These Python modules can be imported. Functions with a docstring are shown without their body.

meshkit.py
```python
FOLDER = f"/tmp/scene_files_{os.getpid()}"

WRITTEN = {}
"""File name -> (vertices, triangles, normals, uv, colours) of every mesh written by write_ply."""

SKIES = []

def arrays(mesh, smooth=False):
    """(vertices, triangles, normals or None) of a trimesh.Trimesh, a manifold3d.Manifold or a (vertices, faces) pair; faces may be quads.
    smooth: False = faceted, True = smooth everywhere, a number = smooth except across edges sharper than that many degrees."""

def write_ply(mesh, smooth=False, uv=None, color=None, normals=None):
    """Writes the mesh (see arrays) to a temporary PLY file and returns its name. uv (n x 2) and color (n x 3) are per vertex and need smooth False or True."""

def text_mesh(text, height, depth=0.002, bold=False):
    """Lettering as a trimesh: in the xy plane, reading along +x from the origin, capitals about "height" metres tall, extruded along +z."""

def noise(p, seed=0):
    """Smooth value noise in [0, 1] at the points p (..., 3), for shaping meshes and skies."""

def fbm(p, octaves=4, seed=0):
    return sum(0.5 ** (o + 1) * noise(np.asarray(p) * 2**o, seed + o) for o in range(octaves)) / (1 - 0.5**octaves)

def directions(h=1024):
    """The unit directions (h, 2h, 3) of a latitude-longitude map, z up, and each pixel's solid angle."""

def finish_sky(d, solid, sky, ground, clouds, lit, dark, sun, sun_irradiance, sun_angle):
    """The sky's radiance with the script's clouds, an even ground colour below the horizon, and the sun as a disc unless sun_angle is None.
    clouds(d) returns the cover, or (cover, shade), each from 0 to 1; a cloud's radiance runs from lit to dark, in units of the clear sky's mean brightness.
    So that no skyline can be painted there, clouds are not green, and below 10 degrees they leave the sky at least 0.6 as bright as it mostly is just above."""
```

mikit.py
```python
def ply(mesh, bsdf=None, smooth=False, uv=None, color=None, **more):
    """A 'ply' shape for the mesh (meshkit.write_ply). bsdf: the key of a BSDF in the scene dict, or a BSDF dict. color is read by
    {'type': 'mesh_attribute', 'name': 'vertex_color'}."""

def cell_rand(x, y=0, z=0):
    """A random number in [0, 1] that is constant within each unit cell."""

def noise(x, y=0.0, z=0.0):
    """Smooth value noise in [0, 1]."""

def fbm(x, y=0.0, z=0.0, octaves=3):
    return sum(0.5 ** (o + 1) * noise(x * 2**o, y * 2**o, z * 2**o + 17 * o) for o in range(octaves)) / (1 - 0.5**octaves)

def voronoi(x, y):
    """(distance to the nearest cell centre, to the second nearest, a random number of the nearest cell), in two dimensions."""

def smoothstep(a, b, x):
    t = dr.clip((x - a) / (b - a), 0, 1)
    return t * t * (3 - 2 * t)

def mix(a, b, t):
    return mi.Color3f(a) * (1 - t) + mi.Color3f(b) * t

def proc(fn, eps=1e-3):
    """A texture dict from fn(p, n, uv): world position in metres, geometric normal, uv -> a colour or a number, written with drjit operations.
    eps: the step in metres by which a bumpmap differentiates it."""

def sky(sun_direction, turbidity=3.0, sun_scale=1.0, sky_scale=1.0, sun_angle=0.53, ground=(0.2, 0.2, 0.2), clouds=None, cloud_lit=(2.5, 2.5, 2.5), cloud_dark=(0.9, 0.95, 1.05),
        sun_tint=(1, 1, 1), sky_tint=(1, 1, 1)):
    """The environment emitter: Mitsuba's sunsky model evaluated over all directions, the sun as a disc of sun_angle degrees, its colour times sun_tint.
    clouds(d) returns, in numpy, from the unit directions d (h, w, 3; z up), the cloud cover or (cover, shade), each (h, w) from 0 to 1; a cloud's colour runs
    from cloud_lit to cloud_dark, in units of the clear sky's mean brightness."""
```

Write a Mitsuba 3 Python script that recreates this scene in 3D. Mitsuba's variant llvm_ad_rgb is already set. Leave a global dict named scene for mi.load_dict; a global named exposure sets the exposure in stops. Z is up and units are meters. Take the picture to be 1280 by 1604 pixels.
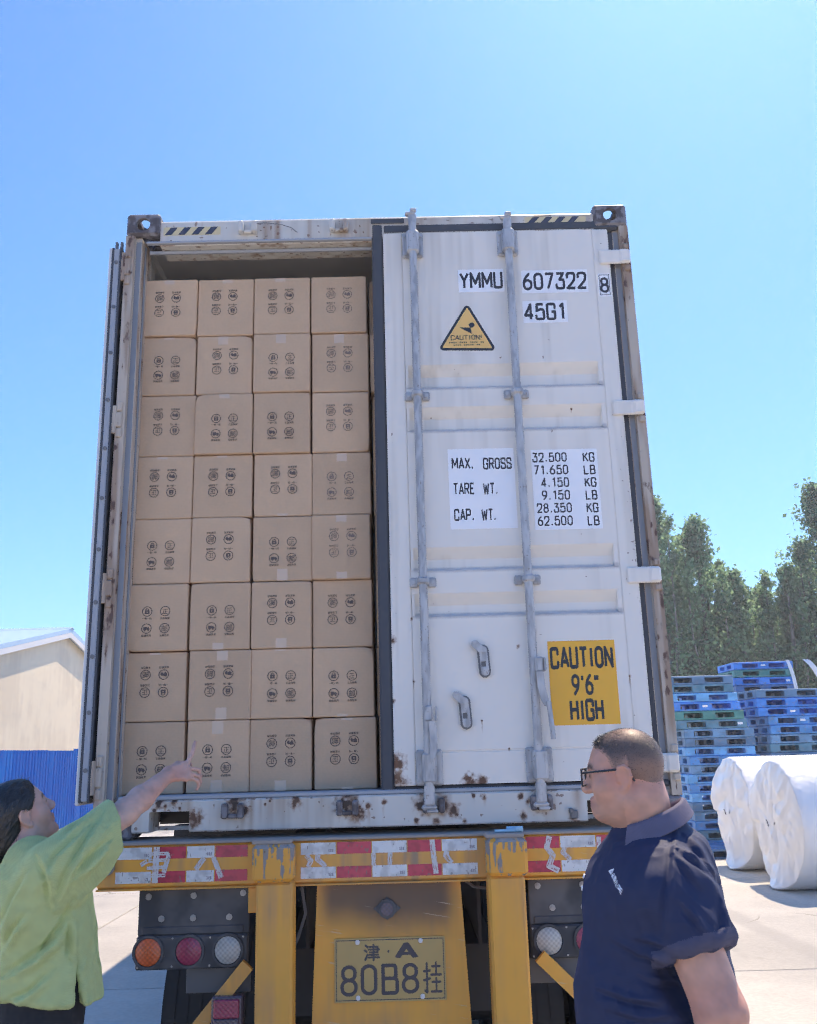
import math, random
import numpy as np, trimesh, drjit as dr, mitsuba as mi, mikit, meshkit
import manifold3d as m3
from shapely.geometry import Polygon, LineString, Point, box as sbox
from shapely.ops import unary_union
from shapely import affinity
from mikit import noise, fbm, smoothstep, mix, cell_rand, proc, ply

T = mi.ScalarTransform4f
scene, labels = {}, {}
rng = random.Random(7)
nrng = np.random.RandomState(11)

# ------------------------------------------------------------------ camera, sky, exposure
FWD = np.array([0.01036, 0.96769, 0.25189]); UP = np.array([0.02416, -0.25207, 0.96741]); EYE = np.array([1.29098, -3.95869, 1.74722])
scene['glare_air'] = {'type': 'homogeneous', 'albedo': {'type': 'rgb', 'value': [0.92, 0.95, 0.98]}, 'sigma_t': 0.0018, 'phase': {'type': 'hg', 'g': 0.5}}  # scattering air added to imitate glare that pales the far trees
scene['camera'] = {'type': 'perspective', 'fov': 48.125, 'fov_axis': 'x', 'near_clip': 0.05, 'far_clip': 3000.0, 'medium': {'type': 'ref', 'id': 'glare_air'},
                   'to_world': T().look_at(origin=EYE.tolist(), target=(EYE + FWD).tolist(), up=UP.tolist())}
scene['sky'] = mikit.sky((0.40, 0.69, 1.33), turbidity=3.4, sky_scale=1.2, sun_scale=1.0, ground=(0.3, 0.28, 0.26), sky_tint=(0.55, 0.86, 1.18), sun_tint=(1.0, 0.97, 0.92))
exposure = 2.25

# ------------------------------------------------------------------ materials
def rgb(c): return {'type': 'rgb', 'value': list(map(float, c))}
def pr_(key, col, rough=0.5, **k):
    scene[key] = {'type': 'twosided', 'bsdf': {'type': 'principled', 'base_color': col if isinstance(col, dict) else rgb(col), 'roughness': rough, **k}}
def bump(key, col, fn, scale=1.0, rough=0.5, eps=1e-3, **k):
    scene[key] = {'type': 'twosided', 'bsdf': {'type': 'bumpmap', 'arbitrary': proc(fn, eps), 'scale': scale,
                  'bsdf': {'type': 'principled', 'base_color': col if isinstance(col, dict) else rgb(col), 'roughness': rough, **k}}}

RUST, DARKRUST = (0.16, 0.075, 0.04), (0.05, 0.03, 0.022)
def paint_fn(base, dirt, spots, edge_amt, rib_shade=(), runs=None):
    def fn(p, n, uv):
        x, y, z = p.x, p.y, p.z
        big = fbm(x * 2.1 + 3, z * 1.3, y * 2, 3)
        streak = fbm(x * 26, z * 1.1, y * 26, 3)
        c = mix(base, dirt, smoothstep(0.42, 0.8, big * 0.5 + streak * 0.5))
        for lz, lh in rib_shade:      # shade line along the lower edge of each pressed rib, put into the colour
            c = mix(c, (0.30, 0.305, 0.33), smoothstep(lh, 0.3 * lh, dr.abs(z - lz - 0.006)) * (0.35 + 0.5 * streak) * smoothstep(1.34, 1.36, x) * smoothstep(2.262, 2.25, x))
        if runs:      # rust running down from the top edge
            c = mix(c, (0.27, 0.16, 0.09), smoothstep(0.52, 0.74, fbm(x * 13, 3.0, y * 5, 3) * 0.6 + streak * 0.4) * smoothstep(runs[0], runs[1], z + 0.05 * (big - 0.5)) * 0.8)
        speck = fbm(x * 60, z * 60, y * 60, 2)
        c = mix(c, RUST, smoothstep(edge_amt, edge_amt + 0.05, speck * 0.75 + streak * 0.25) * 0.7)
        wob = (fbm(x * 70, z * 70, y * 30, 3) - 0.5)
        for (sx, sz, r, run, dk) in spots:
            dx, dz = x - sx, z - sz
            d = dr.sqrt(dx * dx + dz * dz * 0.8) + wob * r * 1.7
            run_m = smoothstep(r * 0.9, r * 0.2, dr.abs(dx) + wob * r) * smoothstep(-run, 0.0, dz) * dr.select(dz < 0, 1.0, 0.0) * smoothstep(0.35, 0.6, streak)
            c = mix(c, (0.36, 0.22, 0.12), run_m * 0.75)
            c = mix(c, (0.30, 0.19, 0.12), smoothstep(r * 1.5, r * 0.7, d) * 0.55)
            c = mix(c, RUST, smoothstep(r * 1.05, r * 0.30, d))
            c = mix(c, DARKRUST, smoothstep(r * 0.7, r * 0.3, d) * dk)
        return c
    return fn
door_spots = [(1.262, 1.63, .035, .02, .2), (1.255, 1.70, .03, .1, .1), (1.555, 1.607, .03, .02, .3), (1.61, 1.612, .02, .02, .4), (1.79, 2.17, .008, .04, .8), (1.335, 2.30, .007, .05, .6),
              (1.336, 2.03, .006, .05, .5), (1.73, 1.742, .006, .02, .7), (2.26, 2.03, .006, .06, .6), (1.25, 2.21, .012, .05, .5), (1.40, 2.78, .006, .03, .6), (1.247, 1.95, .010, .05, .5), (2.10, 3.255, .005, .02, .9), (1.62, 1.86, .004, .06, .7)]
sill_spots = [(.59, 1.553, .035, .10, .9), (.625, 1.53, .025, .09, .9), (.835, 1.555, .024, .12, .6), (1.045, 1.54, .045, .10, .9), (1.09, 1.50, .03, .06, .7), (.42, 1.495, .034, .03, .4), (1.20, 1.54, .012, .1, .5), (1.135, 1.53, .012, .1, .4),
              (1.36, 1.53, .035, .08, .9), (1.44, 1.525, .030, .07, .8), (1.49, 1.50, .024, .05, .8), (1.33, 1.465, .012, .02, .8), (1.415, 1.462, .014, .02, .8), (1.57, 1.56, .010, .05, .8), (1.615, 1.555, .010, .05, .8), (1.53, 1.46, .010, .02, .8),
              (1.765, 1.55, .012, .09, .7), (1.79, 1.53, .010, .06, .7), (1.77, 1.475, .016, .03, .9), (1.84, 1.53, .034, .06, .8), (1.98, 1.47, .018, .02, .9), (.27, 1.565, .02, .02, .9), (.335, 1.566, .022, .02, .9), (.30, 1.55, .008, .05, .7), (.36, 1.54, .007, .06, .7), (.255, 1.535, .012, .02, .9), (.5, 1.55, .005, .02, .9), (.71, 1.548, .006, .02, .9), (.73, 1.56, .005, .01, .9), (2.2, 1.54, .02, .08, .5)]
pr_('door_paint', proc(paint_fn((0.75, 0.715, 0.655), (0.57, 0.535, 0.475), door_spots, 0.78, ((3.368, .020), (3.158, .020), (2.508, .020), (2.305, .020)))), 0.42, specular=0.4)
pr_('sill_paint', proc(paint_fn((0.58, 0.56, 0.51), (0.38, 0.32, 0.25), sill_spots, 0.655, (), (1.43, 1.56))), 0.5)
def post_fn(p, n, uv):
    x, y, z = p.x, p.y, p.z
    a = fbm(x * 30, z * 3.0, y * 30, 3)
    b = fbm(x * 60 + 9, z * 26, y * 40, 3)
    c = mix((0.46, 0.40, 0.33), (0.30, 0.215, 0.155), smoothstep(0.4, 0.7, a))
    return mix(c, (0.10, 0.055, 0.04), smoothstep(0.60, 0.70, b * 0.6 + a * 0.4))
pr_('post_paint', proc(post_fn), 0.6)
def cast_fn(p, n, uv):
    b = fbm(p.x * 40, p.z * 40, p.y * 40, 3)
    return mix((0.20, 0.19, 0.20), (0.09, 0.075, 0.075), smoothstep(0.35, 0.65, b))
pr_('casting_paint', proc(cast_fn), 0.6)
pr_('wall_paint', (0.60, 0.61, 0.61), 0.5)
pr_('gasket_rubber', (0.055, 0.060, 0.072), 0.6)
pr_('groove_dark', (0.02, 0.02, 0.022), 0.8)
pr_('channel_grey', (0.32, 0.34, 0.37), 0.45)
pr_('lip_grey', (0.22, 0.235, 0.26), 0.5)
def galv_fn(p, n, uv):
    a = fbm(p.x * 45, p.z * 14, p.y * 45, 3)
    b = fbm(p.x * 120, p.z * 90, p.y * 120, 2)
    c = mix((0.48, 0.48, 0.48), (0.33, 0.33, 0.335), smoothstep(0.35, 0.7, a))
    return mix(c, (0.24, 0.17, 0.13), smoothstep(0.72, 0.8, b) * 0.6)
pr_('galvanised', proc(galv_fn), 0.45, metallic=0.25)
pr_('steel_dark', (0.16, 0.16, 0.165), 0.5, metallic=0.3)
pr_('white_vinyl', (0.82, 0.83, 0.85), 0.35)
pr_('black_ink', (0.025, 0.027, 0.035), 0.5)
pr_('sign_yellow', (0.80, 0.42, 0.035), 0.4)
pr_('stripe_yellow', (0.62, 0.52, 0.30), 0.5)
pr_('stripe_dark', (0.05, 0.055, 0.085), 0.5)
pr_('triangle_yellow', (0.80, 0.50, 0.16), 0.4)
def card_fn(p, n, uv):
    cx, cz = dr.floor((p.x - 0.075) / 0.2735 + 0.02), dr.floor((p.z - 1.594) / 0.3035 + 0.01)
    tone = 0.90 + 0.16 * cell_rand(cx, cz, 3)
    f = fbm(p.x * 5 + cx * 7, p.z * 5, p.y * 5, 3)
    g = fbm(p.x * 160, p.z * 160, p.y * 160, 2)
    flute = dr.sin(p.z * 900.0) * 0.008
    return mi.Color3f(0.555, 0.388, 0.252) * (tone + 0.16 * (f - 0.5) + 0.07 * (g - 0.5) + flute)
pr_('cardboard', proc(card_fn), 0.75, specular=0.25)
pr_('box_ink', (0.105, 0.078, 0.068), 0.7)
pr_('box_ink_faint', (0.20, 0.15, 0.125), 0.7)
pr_('parcel_tape', (0.57, 0.425, 0.305), 0.25, specular=0.6)
def yellow_fn(p, n, uv):
    x, y, z = p.x, p.y, p.z
    a = fbm(x * 4.0, z * 3.0, y * 4.0, 4)
    st = fbm(x * 34, z * 2.2, y * 34, 3)
    c = mix((0.76, 0.37, 0.055), (0.58, 0.30, 0.095), smoothstep(0.36, 0.68, a * 0.65 + st * 0.35))
    c = mix(c, (0.26, 0.20, 0.15), smoothstep(0.60, 0.80, a * 0.5 + st * 0.5) * 0.8)
    # exhaust grime round the top of the middle panel
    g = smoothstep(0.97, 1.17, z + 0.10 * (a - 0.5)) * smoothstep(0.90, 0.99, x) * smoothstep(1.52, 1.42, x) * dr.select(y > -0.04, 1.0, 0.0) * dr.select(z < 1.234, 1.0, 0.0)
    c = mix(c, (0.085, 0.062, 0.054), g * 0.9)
    scr = fbm(x * 8, z * 160 + x * 30, y * 8, 2)
    return mix(c, (0.62, 0.50, 0.38), smoothstep(0.80, 0.86, scr) * 0.55)
pr_('yellow_paint', proc(yellow_fn), 0.42, specular=0.45)
def worn_fn(p, n, uv):
    x, y, z = p.x, p.y, p.z
    st = fbm(x * 90, z * 13, y * 90, 3)
    b = fbm(x * 45, z * 45, y * 45, 3)
    top = smoothstep(1.30, 1.41, z + (b - 0.5) * 0.06)
    m = smoothstep(0.50, 0.54, st * 0.75 + b * 0.25 + 0.17 * top - 0.07)
    c = mix((0.72, 0.34, 0.045), (0.25, 0.22, 0.20), m)
    c = mix(c, (0.12, 0.08, 0.06), smoothstep(0.66, 0.72, b * 0.5 + st * 0.5) )
    c = mix(c, (0.34, 0.30, 0.27), dr.select(n.z > 0.5, 1.0, 0.0) * smoothstep(0.35, 0.5, b))
    return c
pr_('worn_yellow', proc(worn_fn), 0.5)
pr_('beam_top_worn', (0.30, 0.265, 0.235), 0.55)
def tape_fn(base):
    def fn(p, n, uv):
        b = fbm(p.x * 30, p.z * 30, 4.0, 3)
        k = fbm(p.x * 110, p.z * 60, 9.0, 2)
        hexa = 0.03 * dr.sin(p.x * 1400.0) * dr.sin(p.z * 1400.0)
        c = mi.Color3f(base) * (0.95 + hexa)
        c = mix(c, mi.Color3f(base) * 0.70, smoothstep(0.45, 0.75, b))
        return mix(c, (0.20, 0.16, 0.14), smoothstep(0.76, 0.84, k) * 0.7)
    return fn
pr_('reflector_red', proc(tape_fn((0.56, 0.045, 0.085))), 0.35, clearcoat=0.4)
pr_('reflector_white', proc(tape_fn((0.68, 0.69, 0.68))), 0.35, clearcoat=0.4)
pr_('brush_paint', (0.60, 0.575, 0.55), 0.7)
pr_('marker_grey', (0.30, 0.28, 0.30), 0.6)
def black_fn(p, n, uv):
    b = fbm(p.x * 9, p.z * 9, p.y * 9, 4)
    return mix((0.035, 0.04, 0.048), (0.10, 0.10, 0.105), smoothstep(0.35, 0.75, b))
pr_('black_plastic', proc(black_fn), 0.55)
pr_('flap_grey', (0.115, 0.118, 0.122), 0.6)
def lens_fn(p, n, uv):
    return dr.sin(p.x * 330.0) * dr.sin(p.z * 330.0) * 0.5 + 0.5
def lens_col(c):
    def fn(p, n, uv):
        g = dr.sin(p.x * 330.0) * dr.sin(p.z * 330.0)
        return mi.Color3f(c) * (0.86 + 0.16 * g + 0.25 * (fbm(p.x * 40, p.z * 40, 3.0, 2) - 0.5))
    return fn
for k, c in (('lens_orange', (0.66, 0.13, 0.035)), ('lens_red', (0.33, 0.035, 0.085)), ('lens_clear', (0.47, 0.46, 0.42)), ('lens_dark', (0.10, 0.075, 0.10))):
    bump(k, proc(lens_col(c)), lens_fn, 0.0012, 0.18, 4e-4, clearcoat=0.7)
pr_('plate_yellow', (0.47, 0.325, 0.115), 0.4)
pr_('plate_ink', (0.055, 0.05, 0.06), 0.45)
pr_('bolt_zinc', (0.36, 0.355, 0.345), 0.4, metallic=0.4)
pr_('plate_bolt', (0.70, 0.68, 0.65), 0.35)
pr_('tyre_rubber', (0.028, 0.027, 0.026), 0.8)
pr_('chassis_dark', (0.045, 0.042, 0.04), 0.6)
pr_('rim_grey', (0.24, 0.235, 0.23), 0.5)
def conc_fn(p, n, uv):
    a = fbm(p.x * 0.35, p.y * 0.35, 1.0, 4)
    b = fbm(p.x * 2.2, p.y * 2.2, 5.0, 4)
    g = fbm(p.x * 45, p.y * 45, 2.0, 2)
    sl = cell_rand(dr.floor((p.x + 2.0) / 4.5), dr.floor((p.y + 1.1) / 5.0), 1)
    c = mix((0.43, 0.405, 0.365), (0.33, 0.31, 0.28), smoothstep(0.3, 0.7, a))
    c = c * (0.94 + 0.1 * sl) * (0.9 + 0.2 * b) * (0.92 + 0.16 * g)
    c = mix(c, (0.20, 0.185, 0.165), smoothstep(0.62, 0.75, b * 0.55 + a * 0.45) * 0.55)
    wx = p.x + 0.25 * dr.sin(p.y * 0.21) + 0.06 * (b - 0.5)
    for x0 in (3.1, 4.9, -2.9, -4.6):
        c = mix(c, (0.23, 0.215, 0.20), smoothstep(0.17, 0.06, dr.abs(wx - x0)) * (0.18 + 0.35 * b))
    vx, vy, vr = mikit.voronoi(p.x * 0.42 + 0.25 * fbm(p.x * 1.5, p.y * 1.5, 1.0, 3), p.y * 0.42 + 0.25 * fbm(p.x * 1.5, p.y * 1.5, 8.0, 3))
    return mix(c, (0.13, 0.12, 0.105), smoothstep(0.012, 0.004, vy - vx) * smoothstep(0.45, 0.6, a) * 0.8)
bump('concrete', proc(conc_fn), lambda p, n, uv: fbm(p.x * 60, p.y * 60, 3.0, 3), 0.004, 0.85, 2e-3)
pr_('far_ground', (0.36, 0.335, 0.295), 0.9)
def stucco_fn(p, n, uv):
    a = fbm(p.y * 0.9, p.z * 0.9, 3.0, 4)
    s = fbm(p.y * 5, p.z * 0.8, 3.0, 3)
    return mix((0.70, 0.60, 0.44), (0.62, 0.525, 0.385), smoothstep(0.35, 0.7, a * 0.75 + s * 0.25))
bump('cream_stucco', proc(stucco_fn), lambda p, n, uv: fbm(p.y * 9, p.z * 9, p.x * 9, 3), 0.012, 0.85, 5e-3)
pr_('roof_metal', (0.36, 0.48, 0.60), 0.4)
pr_('fascia_white', (0.62, 0.61, 0.60), 0.6)
pr_('fence_blue', proc(lambda p, n, uv: mix((0.001, 0.085, 0.40), (0.003, 0.125, 0.46), smoothstep(0.35, 0.7, fbm(p.y * 1.6, p.z * 1.1, 2.0, 3)))), 0.6, specular=0.15)

# ------------------------------------------------------------------ helpers
def lab(key, label=None, category=None, group=None, kind=None):
    d = {k: v for k, v in (('label', label), ('category', category), ('group', group), ('kind', kind)) if v}
    if d: labels[key] = d
def put(key, mesh, mat, smooth=False, label=None, category=None, group=None, kind=None, color=None, **more):
    k, i = key, 0
    while k in scene:
        i += 1; k = f'{key}_{i:03d}'
    scene[k] = ply(mesh, mat, smooth, color=color, **more)
    lab(k, label, category, group, kind)
    return k
cat_ = trimesh.util.concatenate
def man(m):
    a = m.to_mesh(); return trimesh.Trimesh(np.array(a.vert_properties[:, :3]), np.array(a.tri_verts), process=False)
def toman(t):
    return m3.Manifold(m3.Mesh(np.asarray(t.vertices, np.float32), np.asarray(t.faces, np.uint32)))
def bx(x0, x1, y0, y1, z0, z1, c=0.0):
    lo, hi = np.array([x0, y0, z0], float), np.array([x1, y1, z1], float)
    if c <= 0:
        b = trimesh.creation.box(extents=hi - lo); b.apply_translation((lo + hi) / 2); return b
    c = min(c, 0.45 * (hi - lo).min())
    pts = []
    for sx in (0, 1):
        for sy in (0, 1):
            for sz in (0, 1):
                v = np.where([sx, sy, sz], hi, lo); d = np.where([sx, sy, sz], -c, c)
                for ax in range(3):
                    q = v + d; q[ax] = v[ax]; pts.append(q)
    return man(m3.Manifold.hull_points(np.array(pts)))
def cyl(a, b, r, n=24, r2=None):
    a, b = np.array(a, float), np.array(b, float); L = np.linalg.norm(b - a); r2 = r if r2 is None else r2
    c = man(m3.Manifold.cylinder(L, r, r2, n))
    c.apply_transform(trimesh.geometry.align_vectors([0, 0, 1], (b - a) / L)); c.apply_translation(a); return c
def tube(pts, r, n=10):
    import itertools
    return cat_([cyl(p, q, r, n) for p, q in zip(pts[:-1], pts[1:])] + [trimesh.creation.icosphere(subdivisions=1, radius=r).apply_translation(p) for p in pts[1:-1]])
def prism_x(poly, x0, x1):      # polygon of (y, z) swept along x
    m = trimesh.creation.extrude_polygon(Polygon(poly), x1 - x0, engine='earcut')
    v = m.vertices.copy(); m.vertices = np.stack([v[:, 2] + x0, v[:, 0], v[:, 1]], 1); return m
def prism_z(poly, z0, z1):
    m = trimesh.creation.extrude_polygon(Polygon(poly), z1 - z0, engine='earcut'); m.apply_translation([0, 0, z0]); return m
def sheet(geom, y, t=0.0015):   # shapely geometry in (x, z), front face at y - t, facing -y
    ms = []
    for g in getattr(geom, 'geoms', [geom]):
        if g.is_empty or g.area < 1e-9: continue
        m = trimesh.creation.extrude_polygon(g, t, engine='earcut')
        v = m.vertices.copy(); m.vertices = np.stack([v[:, 0], y - v[:, 2], v[:, 1]], 1); ms.append(m)
    return cat_(ms)
def chaikin(p, it=3):
    p = np.array(p, float)
    for _ in range(it):
        q = np.empty((2 * len(p), 2)); q[0] = p[0]; q[-1] = p[-1]
        q[1:-1:2] = p[:-1] * .75 + p[1:] * .25; q[2:-1:2] = p[:-1] * .25 + p[1:] * .75
        p = q
    return p
O_ = [(.25, 1), (0, 1), (0, .5), (0, 0), (.5, 0), (.5, .5), (.5, 1), (.25, 1)]
def O(x0, y0, x1, y1):
    r = (x1 - x0) / 2; cx = (x0 + x1) / 2; h = max((y1 - y0) / 2 - r, 0); q = min(r, (y1 - y0) / 2)
    a = np.radians(np.arange(90, 451, 15)); p = [(cx + r * math.cos(t), (y0 + y1) / 2 + q * math.sin(t) + (h if math.sin(t) > 1e-6 else -h if math.sin(t) < -1e-6 else 0)) for t in a]
    return ('s', p)
def O_old(x0, y0, x1, y1): return ('c', [((x0 + x1) / 2, y1), (x0, y1), (x0, y1 - .5 * (x1 - x0)), (x0, y0 + .5 * (x1 - x0)), (x0, y0), ((x0 + x1) / 2, y0), (x1, y0), (x1, y0 + .5 * (x1 - x0)), (x1, y1 - .5 * (x1 - x0)), (x1, y1), ((x0 + x1) / 2, y1)])
FONT = {
 '0': [O(0, 0, .46, 1)], 'O': [O(0, 0, .46, 1)], '1': [[(.08, .80), (.27, 1), (.27, 0)]],
 '2': [('c', [(0, .74), (.0, 1), (.23, 1), (.46, 1), (.46, .70), (.42, .48), (0, .02)]), [(0, 0), (.48, 0)]],
 '3': [[(.02, 1), (.44, 1), (.2, .58)], ('c', [(.2, .58), (.46, .60), (.46, .3), (.46, 0), (.22, 0), (0, 0), (0, .24)])],
 '4': [[(.34, 0), (.34, 1), (0, .26), (.48, .26)]],
 '5': [[(.44, 1), (.06, 1), (.03, .56)], ('c', [(.03, .56), (.2, .66), (.46, .64), (.46, .32), (.46, 0), (.22, 0), (0, 0), (0, .22)])],
 '6': [O(0, 0, .46, .58), ('c', [(0, .3), (0, .5), (.1, .75), (.32, 1)])], '9': [O(0, .42, .46, 1), ('c', [(.46, .7), (.46, .5), (.36, .25), (.14, 0)])],
 '7': [[(0, 1), (.46, 1), (.14, 0)]], '8': [O(.03, .52, .43, 1), O(0, 0, .46, .52)],
 'A': [[(0, 0), (.25, 1), (.5, 0)], [(.08, .3), (.42, .3)]], 'B': [[(0, 0), (0, 1)], ('c', [(0, 1), (.25, 1), (.42, 1), (.42, .76), (.42, .53), (.25, .53), (0, .53)]), ('c', [(0, .53), (.25, .53), (.46, .53), (.46, .27), (.46, 0), (.25, 0), (0, 0)])],
 'C': [('c', [(.46, .74), (.46, 1), (.23, 1), (0, 1), (0, .75), (0, .25), (0, 0), (.23, 0), (.46, 0), (.46, .26)])], 'E': [[(.42, 1), (0, 1), (0, 0), (.42, 0)], [(0, .52), (.34, .52)]],
 'G': [('c', [(.46, .74), (.46, 1), (.23, 1), (0, 1), (0, .75), (0, .25), (0, 0), (.23, 0), (.46, 0), (.46, .26)]), [(.46, .3), (.46, .48), (.26, .48)]], 'H': [[(0, 0), (0, 1)], [(.46, 0), (.46, 1)], [(0, .52), (.46, .52)]],
 'I': [[(.12, 0), (.12, 1)]], 'K': [[(0, 0), (0, 1)], [(.46, 1), (.02, .44)], [(.16, .6), (.48, 0)]], 'L': [[(0, 1), (0, 0), (.42, 0)]], 'M': [[(0, 0), (0, 1), (.28, .3), (.56, 1), (.56, 0)]], 'N': [[(0, 0), (0, 1), (.46, 0), (.46, 1)]],
 'P': [[(0, 0), (0, 1)], ('c', [(0, 1), (.25, 1), (.46, 1), (.46, .74), (.46, .47), (.25, .47), (0, .47)])], 'R': [[(0, 0), (0, 1)], ('c', [(0, 1), (.25, 1), (.44, 1), (.44, .76), (.44, .5), (.25, .5), (0, .5)]), [(.22, .5), (.48, 0)]],
 'S': [('c', [(.45, .76), (.45, 1), (.23, 1), (.01, 1), (.01, .76), (.01, .56), (.23, .51), (.46, .45), (.46, .24), (.46, 0), (.23, 0), (0, 0), (0, .24)])], 'T': [[(0, 1), (.48, 1)], [(.24, 1), (.24, 0)]], 'U': [('c', [(0, 1), (0, .3), (0, 0), (.23, 0), (.46, 0), (.46, .3), (.46, 1)])],
 'W': [[(0, 1), (.14, 0), (.30, .8), (.46, 0), (.6, 1)]], 'X': [[(0, 0), (.48, 1)], [(0, 1), (.48, 0)]], 'Y': [[(0, 1), (.24, .5), (.48, 1)], [(.24, .5), (.24, 0)]], '.': [('s', [(.08, .045), (.08, .085)])], ',': [[(.1, .06), (.05, -.08)]], "'": [[(.1, 1), (.08, .74)]], '"': [[(.05, 1), (.03, .74)], [(.22, 1), (.20, .74)]], '!': [[(.1, 1), (.1, .3)], [(.1, 0), (.1, .06)]], '-': [[(0, .5), (.3, .5)]]}
WID = {'1': .38, 'I': .24, '.': .2, ',': .2, "'": .18, '"': .3, ' ': .34, 'M': .56, 'W': .6, '!': .2, '-': .3}
def text_geom(s, x0, z0, h, w=None, weight=.13, gap=.2, fit=None):
    """Stroke lettering as a shapely geometry in (x, z), baseline z0, left x0, capitals h tall; w narrows or widens; fit gives the total width."""
    out, x = [], 0.0
    for ch in s:
        for st in FONT.get(ch, []):
            pts = (st[1] if st[0] == 's' else chaikin(st[1])) if isinstance(st, tuple) else st
            out.append(LineString([(x + a, b * (1 - weight) + weight / 2) for a, b in pts]).buffer(weight / 2, cap_style=2 if not isinstance(st, tuple) else 1, join_style=1, quad_segs=3))
        x += WID.get(ch, .48) + gap
    x -= gap
    g = unary_union(out)
    sx = (fit / x if fit else h * (w or 1.0))
    return affinity.affine_transform(g, [sx, 0, 0, h, x0, z0])
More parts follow.
